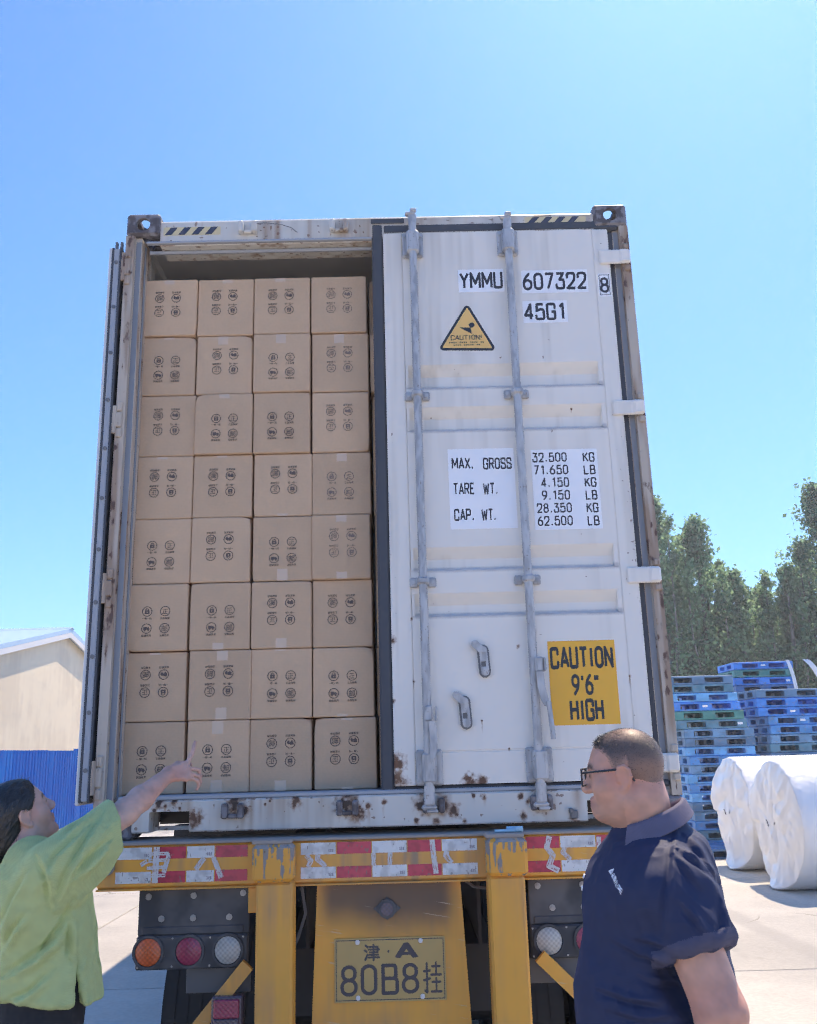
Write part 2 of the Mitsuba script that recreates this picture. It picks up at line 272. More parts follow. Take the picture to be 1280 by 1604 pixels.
GLYPHS = {'津':[[[(-21,-33),(-21,-27),(6,-26),(5,-19),(-17,-19),(-17,-13),(6,-12),(5,-5),(-15,-5),(-15,1),(6,1),(6,10),(-20,10),(-20,16),(6,16),(6,24),(-15,24),(-15,30),(6,30),(6,41),(13,41),(13,30),(36,30),(36,16),(44,16),(44,10),(36,9),(36,-5),(14,-5),(13,-12),(38,-13),(38,-19),(14,-19),(13,-26),(43,-27),(43,-33),(13,-33),(13,-48),(6,-48),(6,-33)],[(13,2),(29,1),(29,10),(13,10)],[(13,17),(29,16),(29,24),(13,24)]],[[(-38,35),(-35,39),(-32,38),(-19,28),(-20,24),(-24,22),(-37,32)]],[[(-41,-43),(-41,-40),(-26,-11),(-21,-16),(-30,-37),(-35,-46)]],[[(-44,8),(-41,13),(-39,13),(-26,4),(-25,1),(-30,-3)]]],'挂':[[[(-16,-38),(12,-38),(12,-22),(-10,-22),(-10,-15),(12,-15),(12,-4),(19,-4),(19,-15),(40,-15),(40,-22),(19,-22),(19,-37),(44,-38),(44,-45),(-16,-45)]],[[(-12,0),(-12,7),(12,7),(12,21),(-8,21),(-8,28),(12,28),(12,40),(19,40),(19,28),(39,27),(39,21),(19,21),(19,8),(43,7),(43,0)]],[[(-42,-18),(-44,-10),(-31,-6),(-31,14),(-43,14),(-43,21),(-31,21),(-31,41),(-24,41),(-24,21),(-13,21),(-13,14),(-24,14),(-24,-4),(-13,-2),(-12,-9),(-24,-12),(-24,-44),(-27,-47),(-41,-48),(-42,-41),(-36,-42),(-31,-40),(-31,-16)]]],'正':[[[(-43,-44),(-43,-37),(-30,-36),(-30,8),(-23,8),(-23,-37),(-1,-36),(-1,26),(-39,26),(-39,33),(40,33),(40,26),(6,26),(6,0),(36,0),(36,-7),(6,-7),(6,-36),(43,-37),(43,-44)]]],'邮':[[[(12,35),(39,35),(43,32),(32,4),(40,-9),(42,-25),(39,-32),(32,-35),(23,-35),(21,-28),(31,-28),(35,-23),(34,-11),(24,2),(33,27),(18,27),(18,-49),(12,-49)]],[[(-40,26),(-22,26),(-22,41),(-15,41),(-15,26),(3,26),(3,-41),(-4,-41),(-5,-36),(-33,-36),(-34,-42),(-40,-42)],[(-4,-8),(-15,-7),(-15,-30),(-4,-30)],[(-4,19),(-15,20),(-15,-1),(-4,-1)],[(-33,-8),(-34,-29),(-22,-30),(-22,-7)],[(-33,19),(-34,-1),(-22,-1),(-22,20)]]],'一':[[[(-45,-7),(-44,2),(45,2),(45,-8)]]],'物':[[[(-46,-14),(-28,-7),(-28,13),(-35,13),(-39,-2),(-46,4),(-40,35),(-31,34),(-33,23),(-28,22),(-27,42),(-19,41),(-19,22),(-9,22),(-8,14),(2,41),(11,40),(7,25),(44,25),(41,-28),(33,-48),(17,-49),(14,-40),(26,-40),(30,-36),(35,16),(17,-29),(1,-48),(-7,-42),(11,-22),(24,16),(18,16),(9,-9),(-5,-28),(-13,-22),(1,-6),(9,16),(3,16),(-8,-2),(-7,-10),(-19,-14),(-19,-50),(-28,-49),(-28,-17),(-44,-21)],[(-18,-4),(-11,-2),(-15,3),(-9,13),(-19,13)]]],'码':[[[(-6,27),(-6,36),(35,36),(32,0),(43,-1),(43,-11),(39,-38),(33,-48),(15,-49),(13,-41),(29,-39),(34,-10),(-5,-9),(-2,23),(7,22),(5,-1),(22,-1),(25,27)]],[[(-10,-28),(-9,-20),(29,-20),(28,-29)]],[[(-46,-11),(-33,25),(-44,28),(-44,36),(-10,37),(-9,28),(-24,28),(-29,8),(-12,6),(-12,-37),(-28,-37),(-30,-45),(-38,-45),(-38,-16),(-43,-18)],[(-29,-2),(-30,-28),(-21,-29),(-20,-3)]]],'品':[[[(4,-5),(42,-6),(41,-49),(33,-49),(31,-44),(14,-44),(13,-49),(4,-49)],[(13,-34),(32,-35),(32,-14),(13,-14)]],[[(-27,38),(27,38),(28,4),(-27,3)],[(-18,13),(18,12),(18,29),(-18,29)]],[[(-41,-5),(-5,-5),(-6,-49),(-13,-49),(-15,-44),(-31,-44),(-32,-49),(-41,-49)],[(-31,-14),(-32,-35),(-14,-35),(-14,-14)]]],'保':[[[(-47,1),(-22,41),(-13,36),(39,37),(39,4),(18,4),(18,-5),(45,-7),(44,-15),(24,-16),(47,-40),(39,-45),(19,-24),(18,-49),(9,-50),(7,-24),(-13,-44),(-22,-40),(-24,-49),(-32,-49),(-32,2),(-41,-6)],[(-3,28),(-4,13),(30,13),(30,29)],[(-13,36),(-23,19),(-22,-38),(2,-16),(-19,-15),(-20,-7),(8,-5),(8,4),(-13,5)]]],'障':[[[(-15,-35),(-15,-27),(10,-26),(9,-22),(-8,-22),(-8,7),(37,7),(37,-22),(21,-22),(20,-26),(45,-27),(45,-35),(20,-35),(19,-49),(10,-49),(10,-35)],[(1,-14),(27,-15),(28,-12),(2,-11)],[(1,-3),(27,-4),(28,-1),(2,0)]],[[(-42,37),(8,34),(8,40),(16,42),(19,34),(41,33),(41,27),(32,26),(30,20),(44,19),(44,11),(-15,11),(-15,19),(0,20),(-2,26),(-11,26),(-13,32),(-21,10),(-14,-2),(-13,-18),(-19,-26),(-31,-26),(-32,-18),(-23,-18),(-21,-9),(-30,7),(-23,28),(-34,29),(-34,-49),(-42,-49)],[(7,25),(10,19),(20,19),(22,24)]]],'极':[[[(-46,-23),(-32,10),(-32,14),(-43,14),(-43,23),(-30,23),(-29,42),(-22,41),(-22,23),(-11,23),(-12,14),(-21,13),(-10,-6),(-17,-11),(-22,-4),(-21,-44),(-8,-24),(-2,5),(-1,25),(-11,26),(-12,35),(32,35),(26,10),(39,9),(42,3),(28,-30),(46,-42),(41,-49),(21,-37),(3,-50),(-2,-42),(14,-30),(4,-13),(-13,-49),(-21,-45),(-23,-50),(-30,-49),(-30,-11),(-41,-30)],[(8,5),(16,-16),(22,-21),(31,0),(15,1),(21,26),(8,26)]]],'速':[[[(-45,-43),(-30,-29),(-30,-2),(-44,-2),(-44,7),(-21,6),(-21,-30),(-19,-33),(-19,-26),(2,-11),(-15,-8),(-15,16),(6,17),(7,23),(-18,23),(-18,31),(7,31),(8,41),(16,41),(17,31),(44,31),(43,23),(16,22),(17,17),(39,17),(39,-9),(23,-10),(42,-28),(35,-32),(17,-16),(16,-37),(7,-36),(6,-18),(-13,-34),(-1,-39),(45,-37),(42,-47),(-5,-47),(-24,-38),(-39,-49)],[(16,0),(30,-1),(30,9),(16,9)],[(-6,0),(7,-1),(7,9),(-6,9)]],[[(-42,31),(-35,37),(-20,19),(-27,15)]]],'发':[[[(-46,-36),(-26,-18),(-12,10),(-35,9),(-37,18),(-27,39),(-18,37),(-23,20),(-9,20),(-6,41),(-1,42),(4,41),(1,20),(28,20),(16,35),(23,40),(35,27),(30,20),(42,20),(42,11),(-1,11),(-4,3),(34,0),(17,-30),(45,-41),(41,-50),(9,-37),(-22,-50),(-25,-41),(1,-30),(-11,-15),(-37,-41)],[(-3,-7),(9,-24),(21,-8)]]],'货':[[[(-13,21),(1,27),(1,41),(10,41),(11,30),(33,38),(41,34),(37,29),(10,21),(11,13),(34,13),(36,23),(44,17),(37,5),(7,5),(1,19),(-11,17)]],[[(-43,-43),(-10,-31),(-5,-22),(-5,-10),(4,-10),(2,-31),(8,-28),(43,-44),(36,-49),(3,-36),(2,-31),(-25,-47),(-39,-49)]],[[(-30,1),(31,1),(32,-31),(22,-31),(22,-8),(-20,-8),(-21,-32),(-30,-32)]],[[(-45,19),(-17,42),(-9,40),(-18,28),(-18,3),(-27,3),(-27,20),(-37,14)]]],'全':[[[(-46,3),(-21,20),(-1,43),(6,40),(19,22),(47,3),(42,-3),(32,2),(31,-2),(5,-2),(5,-16),(30,-16),(31,-24),(5,-24),(5,-38),(41,-38),(42,-47),(-41,-47),(-40,-38),(-5,-38),(-5,-24),(-29,-24),(-30,-17),(-5,-16),(-5,-3),(-30,-2),(-31,2),(-41,-3)],[(0,29),(-23,6),(24,7)]]],'国':[[[(-41,36),(41,36),(40,-50),(32,-50),(30,-45),(-30,-45),(-32,-50),(-41,-49)],[(-31,-35),(31,-36),(31,28),(-31,28)]],[[(-27,-29),(-27,-21),(-5,-20),(-5,-6),(-23,-6),(-23,2),(-5,2),(-5,14),(-26,14),(-25,22),(26,21),(25,14),(4,14),(4,3),(23,2),(23,-6),(16,-7),(28,-22),(27,-29)],[(5,-6),(4,-21),(16,-21),(8,-11),(11,-6)]]],'包':[[[(-46,7),(-20,42),(-11,40),(-14,29),(36,29),(32,-24),(13,-27),(10,-19),(-20,-19),(-21,-36),(30,-39),(39,-27),(45,-29),(42,-43),(32,-48),(-25,-46),(-30,-40),(-30,8),(-38,1)],[(-26,13),(11,11),(11,-18),(25,-17),(27,20),(-21,20)],[(-21,-10),(2,-11),(2,3),(-21,3)]]],'众':[[[(-44,-44),(-28,-21),(-23,-1),(-24,5),(-39,-2),(-44,7),(-18,20),(-1,42),(7,39),(6,32),(15,22),(45,7),(40,-1),(22,6),(20,-4),(25,-22),(44,-40),(39,-48),(26,-39),(16,-23),(6,-42),(-3,-49),(-9,-42),(3,-28),(-5,-33),(-17,-20),(-36,-48)],[(-19,8),(-13,6),(-15,-11),(4,-28),(12,6),(21,8),(1,25)]]],'和':[[[(-46,-30),(-28,3),(-44,4),(-44,13),(-25,14),(-25,27),(-41,25),(-43,33),(-5,41),(0,34),(-16,29),(-16,14),(1,12),(2,33),(40,32),(40,-44),(30,-44),(29,-37),(12,-37),(11,-45),(2,-45),(1,5),(-16,3),(0,-17),(-6,-23),(-16,-11),(-16,-49),(-25,-49),(-25,-12),(-40,-35)],[(11,-27),(30,-28),(30,24),(11,24)]]],'九':[[[(-46,-43),(-25,-25),(-16,4),(-17,8),(-41,8),(-41,17),(-15,17),(-14,41),(-5,40),(-6,17),(23,17),(23,-38),(36,-39),(38,-25),(47,-29),(42,-47),(17,-47),(14,7),(-5,8),(-11,-18),(-21,-36),(-37,-49)]]],'天':[[[(-45,-43),(-26,-32),(-8,-7),(-42,-5),(-43,4),(-7,4),(-5,11),(-6,25),(-39,25),(-39,34),(39,34),(39,25),(4,25),(4,5),(43,4),(43,-5),(7,-6),(20,-27),(46,-41),(41,-49),(17,-37),(0,-14),(-7,-27),(-25,-43),(-37,-49)]]]}
def cjk(ch, cx, cz, size, wide=1.0):
    g = unary_union([Polygon(r[0], r[1:]).buffer(0) for r in GLYPHS[ch]])
    s = size / 92.0
    return affinity.affine_transform(g, [s * wide, 0, 0, s, cx, cz])
def ordinal(i): return ['first', 'second', 'third', 'fourth', 'fifth', 'sixth', 'seventh', 'eighth', 'ninth', 'tenth', 'eleventh', 'twelfth', 'thirteenth', 'fourteenth', 'fifteenth', 'sixteenth', 'seventeenth', 'eighteenth', 'nineteenth', 'twentieth', 'twenty-first', 'twenty-second'][i]

# ================================================================== SETTING: ground
put('ground', bx(-1500, 1500, -1500, 1500, -1.0, -0.012), 'far_ground', kind='structure', label='pale concrete yard reaching to the horizon')
for i in range(-4, 6):
    for j in range(-2, 9):
        x0, y0 = -2.0 + 4.5 * i, -1.1 + 5.0 * j
        put('ground__slab', bx(x0 + .006, x0 + 4.494, y0 + .006, y0 + 4.994, -0.3, 0.0, .006), 'concrete')

# ================================================================== SHIPPING CONTAINER (rear face in y = 0, x 0..2.438, z 1.42..4.316)
B, HT, WD, LN = 1.42, 2.896, 2.438, 12.19
C = 'shipping_container'
lab(C, 'white forty-foot shipping container with its left rear door open, standing on the yellow trailer', 'shipping container')
def casting(x0, y0, z0):
    w, l, h = .162, .178, .118
    outer = toman(bx(x0, x0 + w, y0, y0 + l, z0, z0 + h, .012))
    inner = toman(bx(x0 + .022, x0 + w - .022, y0 + .022, y0 + l - .022, z0 + .020, z0 + h - .020))
    cx, cy, cz = x0 + w / 2, y0 + l / 2, z0 + h / 2
    def hole(a, b, r, sx=1.0):
        t = cyl((0, 0, 0), (0, 0, 1), r, 20); t.vertices[:, 0] *= sx
        m = t.copy(); m.apply_transform(trimesh.geometry.align_vectors([0, 0, 1], np.array(b, float) - a)); m.apply_translation(a); return toman(m)
    e = outer - inner
    e = e - toman(cyl((cx, y0 - .1, cz), (cx, y0 + .06, cz), .034, 22))
    xo = x0 - .1 if x0 < 1 else x0 + w - .06
    e = e - toman(cyl((xo, cy, cz), (xo + .16, cy, cz), .036, 22))
    e = e - toman(bx(cx - .032, cx + .032, cy - .06, cy + .06, z0 - .1, z0 + h + .1, .025))
    return man(e)
for nm, x0, z0 in (('top left', 0, B + HT - .118), ('top right', WD - .162, B + HT - .118), ('bottom left', 0, B), ('bottom right', WD - .162, B)):
    put(C + '__corner_casting', casting(x0, 0, z0), 'casting_paint', smooth=30)
    put(C + '__corner_casting', casting(x0, LN - .178, z0), 'casting_paint', smooth=30)
z0, z1 = B + .118, B + HT - .118
# corner posts: outer flange, step, inner J section
def post(side):
    prof = [(0, .004), (.042, .004), (.042, .03), (.072, .03), (.072, .075), (.080, .09), (.080, .16), (.0, .16)]
    if side: prof = [(WD - x, y) for x, y in prof][::-1]
    return prism_z(prof, z0 + .001, z1 - .001)
put(C + '__corner_post', post(0), 'post_paint'); put(C + '__corner_post', post(1), 'post_paint')
for xa, xb in ((.0425, .071), (.0725, .0795)):
    put(C + '__post_lip', bx(xa, xb, .029 if xa < .05 else .074, .09, z0 + .02, z1 - .02, .003), 'lip_grey')
    put(C + '__post_lip', bx(WD - xb, WD - xa, .029 if xa < .05 else .074, .09, z0 + .02, z1 - .02, .003), 'lip_grey')
# header
hd = [(.012, 4.17), (.012, 4.268), (.03, 4.285), (.17, 4.285), (.17, 4.150), (.02, 4.146)]
put(C + '__header', prism_x(hd, .163, WD - .163), 'sill_paint')
put(C + '__header_lip', bx(.10, 1.19, .001, .024, 4.150, 4.163, .003), 'channel_grey')
put(C + '__header_lip', bx(.10, 1.19, .060, .075, 4.128, 4.145, .003), 'channel_grey')
for k in range(4):
    a = .185 + k * .065
    put(C + '__hazard_stripe', sheet(Polygon([(a, 4.200), (a + .032, 4.200), (a + .062, 4.240), (a + .030, 4.240)]), .0105), 'stripe_dark')
    a = 1.95 + k * .065
    put(C + '__hazard_stripe', sheet(Polygon([(a, 4.222), (a + .032, 4.222), (a + .062, 4.256), (a + .030, 4.256)]), .0105), 'stripe_dark')
put(C + '__hazard_patch', sheet(sbox(.178, 4.198, .455, 4.242), .0118, .001), 'stripe_yellow')
put(C + '__hazard_patch', sheet(sbox(1.94, 4.220, 2.24, 4.258), .0118, .001), 'stripe_yellow')
def keeper(x, z, y=-.0):
    return cat_([bx(x - .045, x - .020, y - .030, y + .012, z - .030, z + .030, .006), bx(x + .020, x + .045, y - .030, y + .012, z - .030, z + .030, .006), bx(x - .020, x + .020, y - .012, y + .012, z - .030, z - .012, .004)])
for x in (.59, 1.033):
    put(C + '__cam_keeper', keeper(x, 4.222, .002), 'sill_paint')
put(C + '__seal_wire', tube([(.62, -.02, 4.235), (.68, -.018, 4.238), (.75, -.012, 4.232), (.80, -.01, 4.215), (.83, .004, 4.196)], .0022, 6), 'steel_dark')
# sill with the lashing slot
sl = toman(bx(.163, WD - .163, -.006, .16, 1.446, 1.572, .006))
for xa in (.235, WD - .40):
    sl = sl - toman(bx(xa, xa + .165, -.1, .3, 1.4465 - .01, 1.528))
put(C + '__sill', man(sl), 'sill_paint')
for xa in (.235, WD - .40):
    put(C + '__slot_plate', bx(xa - .002, xa + .167, .10, .106, 1.448, 1.465), 'sill_paint')
put(C + '__threshold', bx(.10, WD - .10, .002, .30, 1.573, 1.5905, .004), 'channel_grey')
for x in (.58, 1.05, 1.405, 1.848):
    put(C + '__cam_keeper', keeper(x, 1.525, -.012), 'casting_paint')
put(C + '__bracket_stub', cat_([bx(1.965, 1.995, -.02, .0, 1.458, 1.492, .004), bx(1.96, 1.975, -.03, .0, 1.48, 1.50, .003)]), 'steel_dark')
# floor, roof, walls, front end
put(C + '__floor', bx(.06, WD - .06, .301, LN - .06, 1.54, 1.585), 'flap_grey')
put(C + '__cross_member', cat_([bx(.05, WD - .05, y, y + .05, 1.42, 1.538) for y in np.arange(.9, 12, .6)]), 'chassis_dark', kind='stuff')
put(C + '__bottom_rail', bx(.001, .05, .18, LN - .18, 1.43, 1.59), 'post_paint'); put(C + '__bottom_rail', bx(WD - .05, WD - .001, .18, LN - .18, 1.43, 1.59), 'post_paint')
put(C + '__top_rail', bx(.002, .06, .179, LN - .179, 4.21, 4.28), 'wall_paint'); put(C + '__top_rail', bx(WD - .06, WD - .002, .179, LN - .179, 4.21, 4.28), 'wall_paint')
def corr(side):
    pts, y = [], .165
    while y < LN - .4:
        pts += [(.004, y), (.004, y + .07), (.040, y + .14), (.040, y + .21)]; y += .28
    pts += [(.004, LN - .165)]
    back = [(x + .003, yy) for x, yy in pts][::-1]
    poly = pts + back
    if side: poly = [(WD - x, yy) for x, yy in poly][::-1]
    return prism_z(poly, 1.591, 4.209)
put(C + '__side_wall', corr(0), 'wall_paint'); put(C + '__side_wall', corr(1), 'wall_paint')
put(C + '__roof', bx(.061, WD - .061, .171, LN - .05, 4.262, 4.268), 'wall_paint')
put(C + '__front_wall', bx(.061, WD - .061, LN - .09, LN - .05, 1.60, 4.26), 'wall_paint')

# ---------------- closed right door
D = C + '__closed_door'
lab(D, 'closed right door, white with lock rods and warning signs')
L0, R0, Z0, Z1 = 1.245, 2.338, 1.603, 4.180
put(D + '__stile', bx(L0, 1.3365, .002, .05, Z0, Z1, .005), 'door_paint'); put(D + '__stile', bx(2.2585, R0, .002, .05, Z0, Z1, .005), 'door_paint')
zz = [(0, 4.178)]
for a, b in ((3.486, 3.368), (3.276, 3.158), (2.614, 2.508), (2.408, 2.305)):
    zz += [(0, a), (.034, a - .050), (.034, b + .016), (0, b)]
zz += [(0, 1.742), (.005, 1.739), (.005, 1.736), (0, 1.733), (0, 1.605)]
poly = [(y + .0035, z) for y, z in zz] + [(.048, 1.605), (.048, 4.178)]
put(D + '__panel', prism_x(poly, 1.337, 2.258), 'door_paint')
for a, b in ((3.486, 3.368), (3.276, 3.158), (2.614, 2.508), (2.408, 2.305)):
    for xa, xb in ((1.338, 1.350), (2.238, 2.257)): put(D + '__rib_end', prism_x([(.004, a - .002), (.004, b + .002), (.036, b + .018), (.036, a - .05)], xa, xb), 'door_paint')
put(D + '__gasket', bx(1.190, 1.2445, .006, .09, 1.574, 4.236, .010), 'gasket_rubber', smooth=30); put(D + '__gasket', bx(1.2448, 2.395, .008, .09, 4.182, 4.234, .010), 'gasket_rubber', smooth=30); put(D + '__gasket', bx(1.188, 1.350, .0065, .011, 4.237, 4.264, .002), 'gasket_rubber'); put(D + '__gasket', bx(1.2448, 2.395, .013, .09, 1.5735, 1.602, .008), 'gasket_rubber', smooth=30)
put(D + '__gasket', bx(2.340, 2.397, .032, .10, 1.603, 4.181, .006), 'gasket_rubber')
for za, zb in ((3.985, 4.06), (3.213, 3.285), (2.430, 2.502), (1.630, 1.708)):
    put(D + '__hinge', cat_([bx(2.285, 2.402, -.012, .001, za, zb, .006), bx(2.380, 2.434, -.022, .004, za, zb, .010)]), 'door_paint')
    put(C + '__hinge_lug', bx(2.406, 2.436, -.010, .02, zb + .004, zb + .035, .006), 'post_paint')
    put(C + '__hinge_lug', bx(2.406, 2.436, -.010, .02, za - .035, za - .004, .006), 'post_paint')
def bolt(x, y, z, r=.009, t=.006): return cyl((x, y, z), (x, y - t, z), r, 12)
def rod_bracket(x, z, w=.058, h=.022):
    return cat_([bx(x - w, x - .020, -.012, .001, z - h, z + h, .006), bx(x + .020, x + w, -.012, .001, z - h, z + h, .006), bx(x - .026, x + .026, -.062, -.002, z - h * .75, z + h * .9, .010),
                 bolt(x - .042, -.012, z), bolt(x + .042, -.012, z)])
def rod_plate(x, z, w=.05, h=.075):
    return cat_([bx(x - w, x + w, -.014, .001, z - h, z + h, .008), bx(x - .03, x + .03, -.060, -.013, z - h * .9, z + h * .9, .012)] + [bolt(x + sx * w * .76, -.014, z + sz * h * .72, .010) for sx in (-1, 1) for sz in (-1, 1)])
for x, zt in ((1.388, 4.235), (1.846, 4.205)):
    rod = put(D + '__lock_rod', cyl((x, -.038, 1.60), (x, -.038, zt - .03), .0185, 28), 'galvanised', smooth=40)
    # cam ends: a flattened bar and a hooked cam at both ends
    put(D + '__rod_cam', cat_([bx(x - .020, x + .020, -.050, -.026, zt - .035, zt + .02, .006), bx(x - .034, x + .014, -.052, -.024, zt + .012, zt + .030, .006), bx(x - .010, x + .022, -.050, -.028, zt + .030, zt + .052, .006)]), 'galvanised')
    put(D + '__rod_cam', cat_([bx(x - .022, x + .022, -.052, -.026, 1.525, 1.606, .006), bx(x - .034, x + .030, -.050, -.022, 1.508, 1.530, .008), bx(x - .012, x + .034, -.048, -.026, 1.496, 1.512, .005)]), 'galvanised')
    for z in (3.325, 2.455):
        put(D + '__rod_bracket', rod_bracket(x, z), 'galvanised')
    put(D + '__rod_plate', rod_plate(x, 4.105, .05, .068), 'galvanised')
    put(D + '__rod_plate', rod_plate(x + .004, 1.675, .056, .072), 'galvanised')
# handles
def handle1():
    x = 1.405
    return cat_([bx(x - .030, x + .004, -.068, -.010, 1.862, 1.925, .006), bx(x + .016, x + .024, -.07, -.02, 1.862, 1.922, .003),
                 prism_y([(x - .012, 1.862), (x + .010, 1.862), (x + .020, 1.83), (x + .020, 1.745), (x - .006, 1.690), (x - .012, 1.70), (x - .010, 1.80)], -.085, -.072)] + [cyl((x + .006, -.086, z), (x + .006, -.0845, z), .004, 10) for z in (1.79, 1.772, 1.755)])
def prism_y(poly, y0, y1):
    m = trimesh.creation.extrude_polygon(Polygon(poly), y1 - y0, engine='earcut'); v = m.vertices.copy(); m.vertices = np.stack([v[:, 0], y1 - v[:, 2], v[:, 1]], 1); return m
put(D + '__handle', handle1(), 'galvanised')
put(D + '__handle', cat_([bx(1.850, 1.884, -.078, -.02, 2.052, 2.115, .006), bx(1.885, 1.894, -.08, -.03, 2.055, 2.112, .003), prism_y([(1.850, 2.052), (1.880, 2.052), (1.884, 1.99), (1.895, 1.935), (1.892, 1.91), (1.876, 1.91), (1.862, 1.94), (1.852, 1.99)], -.085, -.072), cyl((1.893, -.088, 1.93), (1.903, -.092, 1.775), .0105, 14)]), 'galvanised', smooth=30)
def retainer(x, z):
    g = LineString([(x, z + .035), (x + .006, z - .055)]).buffer(.024, quad_segs=8)
    slot = sbox(x - .010, z - .035, x + .010, z - .012)
    return cat_([sheet(LineString([(x, z + .035), (x + .006, z - .055)]).buffer(.017, quad_segs=8).difference(slot), -.013, .008), sheet(LineString([(x - .034, z + .062), (x - .010, z + .040)]).buffer(.016, quad_segs=4), -.022, .006), bx(x - .046, x - .020, -.03, .003, z + .060, z + .076, .003), bolt(x + .002, -.021, z + .038, .013, .008), bolt(x + .006, -.021, z - .052, .011, .004)])
for x, z in ((1.636, 2.118), (1.548, 1.905)):
    put(D + '__retainer_plate', sheet(LineString([(x, z + .035), (x + .006, z - .055)]).buffer(.0245, quad_segs=8), .003, .0158), 'steel_dark', smooth=20)
put(D + '__handle_retainer', retainer(1.636, 2.118), 'galvanised', smooth=20)
put(D + '__handle_retainer', retainer(1.548, 1.905), 'galvanised', smooth=20)
# lettering and signs
ys = .0030
def sign(nm, x0, x1, za, zb): put(D + '__' + nm, sheet(sbox(x0, za, x1, zb), ys, .0012), 'white_vinyl')
def letter(nm, geoms, y=ys - .0013, mat='black_ink'):
    for g in geoms: put(D + '__' + nm, sheet(g, y, .0008), mat, kind='stuff')
sign('number_label', 1.602, 1.820, 3.855, 3.975); sign('number_label', 1.905, 2.222, 3.843, 3.963); sign('number_label', 2.272, 2.330, 3.818, 3.938); sign('number_label', 1.902, 2.113, 3.688, 3.802)
letter('number_lettering', [text_geom('YMMU', 1.612, 3.870, .090, fit=.198, weight=.15), text_geom('607322', 1.915, 3.858, .092, fit=.297, weight=.15), text_geom('45G1', 1.912, 3.700, .090, fit=.188, weight=.15)])
letter('number_lettering', [text_geom('8', 2.284, 3.836, .082, fit=.034, weight=.15), sbox(2.276, 3.824, 2.326, 3.932).difference(sbox(2.279, 3.827, 2.323, 3.929))])
sign('weight_label', 1.519, 1.819, 2.693, 3.068); sign('weight_label', 1.897, 2.198, 2.681, 3.056)
letter('weight_lettering', [text_geom(s, x, z, .056, fit=f, weight=.15) for s, x, z, f in (('MAX.', 1.538, 2.972, .095), ('GROSS', 1.680, 2.968, .125), ('TARE', 1.540, 2.852, .093), ('WT.', 1.675, 2.850, .062), ('CAP.', 1.540, 2.731, .086), ('WT.', 1.662, 2.729, .062))]
       + [text_geom(a, x, 2.996 - .0595 * k, .046, fit=f, weight=.145, gap=.24) for k, (a, x, f) in enumerate((('32.500', 1.905, .152), ('71.650', 1.908, .152), ('4.150', 1.938, .122), ('9.150', 1.938, .122), ('28.350', 1.912, .152), ('62.500', 1.912, .152)))]
       + [text_geom(a, 2.135, 2.993 - .0595 * k, .046, fit=.048, weight=.145) for k, a in enumerate(('KG', 'LB', 'KG', 'LB', 'KG', 'LB'))])
put(D + '__height_sign', sheet(sbox(1.917, 1.832, 2.206, 2.186), ys, .0014), 'sign_yellow')
letter('height_lettering', [text_geom('CAUTION', 1.930, 2.066, .095, fit=.262, weight=.17), text_geom('9\'6"', 2.014, 1.954, .090, fit=.112, weight=.17), text_geom('HIGH', 2.000, 1.846, .094, fit=.135, weight=.17)], ys - .0016)
tri = Polygon([(1.637, 3.768), (1.519, 3.573), (1.742, 3.567)])
put(D + '__warning_sign', sheet(tri.buffer(.016), ys, .001), 'black_ink')
put(D + '__warning_sign', sheet(tri.buffer(.004), ys - .0012, .0008), 'triangle_yellow')
letter('warning_lettering', [text_geom('CAUTION!', 1.556, 3.607, .026, fit=.145, weight=.14), unary_union([Point(1.655, 3.683).buffer(.013), Polygon([(1.598, 3.672), (1.650, 3.670), (1.654, 3.638)])]), unary_union([sbox(1.546 + .0098 * k, 3.592, 1.546 + .0098 * k + .006, 3.598) for k in range(17) if k % 5 != 4]), unary_union([sbox(1.566 + .0098 * k, 3.579, 1.566 + .0098 * k + .006, 3.585) for k in range(13) if k % 6 != 4])], ys - .0021)

# ---------------- open left door, folded back along the left side
D = C + '__open_door'
lab(D, 'open left door folded back along the side, seen edge on')
put(D + '__panel', bx(-.078, -.061, .006, 1.19, 1.56, 4.135, .004), 'wall_paint'); put(D + '__panel', bx(-.0605, -.016, .03, 1.19, 1.58, 4.12, .003), 'wall_paint')
put(D + '__edge_channel', bx(-.051, -.024, -.004, .029, 1.575, 4.125, .004), 'channel_grey')
put(D + '__gasket', bx(-.0608, -.0515, -.001, .0295, 1.57, 4.13), 'gasket_rubber'); put(D + '__gasket', bx(-.0235, -.0155, -.003, .045, 1.57, 4.13), 'gasket_rubber')
for k in range(11):
    z = 1.70 + k * .235
    put(D + '__rivet', cyl((-.0375, -.004, z), (-.0375, -.008, z), .0095, 12), 'steel_dark')
for x in (-.046, -.022):
    put(D + '__rod_cam', bx(x - .006, x + .006, .01, .03, 4.11, 4.17, .003), 'steel_dark')
for za, zb in ((3.985, 4.07), (3.213, 3.285), (2.430, 2.502), (1.630, 1.708)):
    put(C + '__open_hinge', cat_([bx(-.015, .030, -.006, .003, za, zb, .004), cyl((-.004, .0, za - .03), (-.004, .0, zb + .03), .010, 14)]), 'post_paint')
    put(C + '__hinge_lug', bx(.004, .03, -.006, .01, za - .05, za - .006, .004), 'post_paint'); put(C + '__hinge_lug', bx(.004, .03, -.006, .01, zb + .006, zb + .05, .004), 'post_paint')

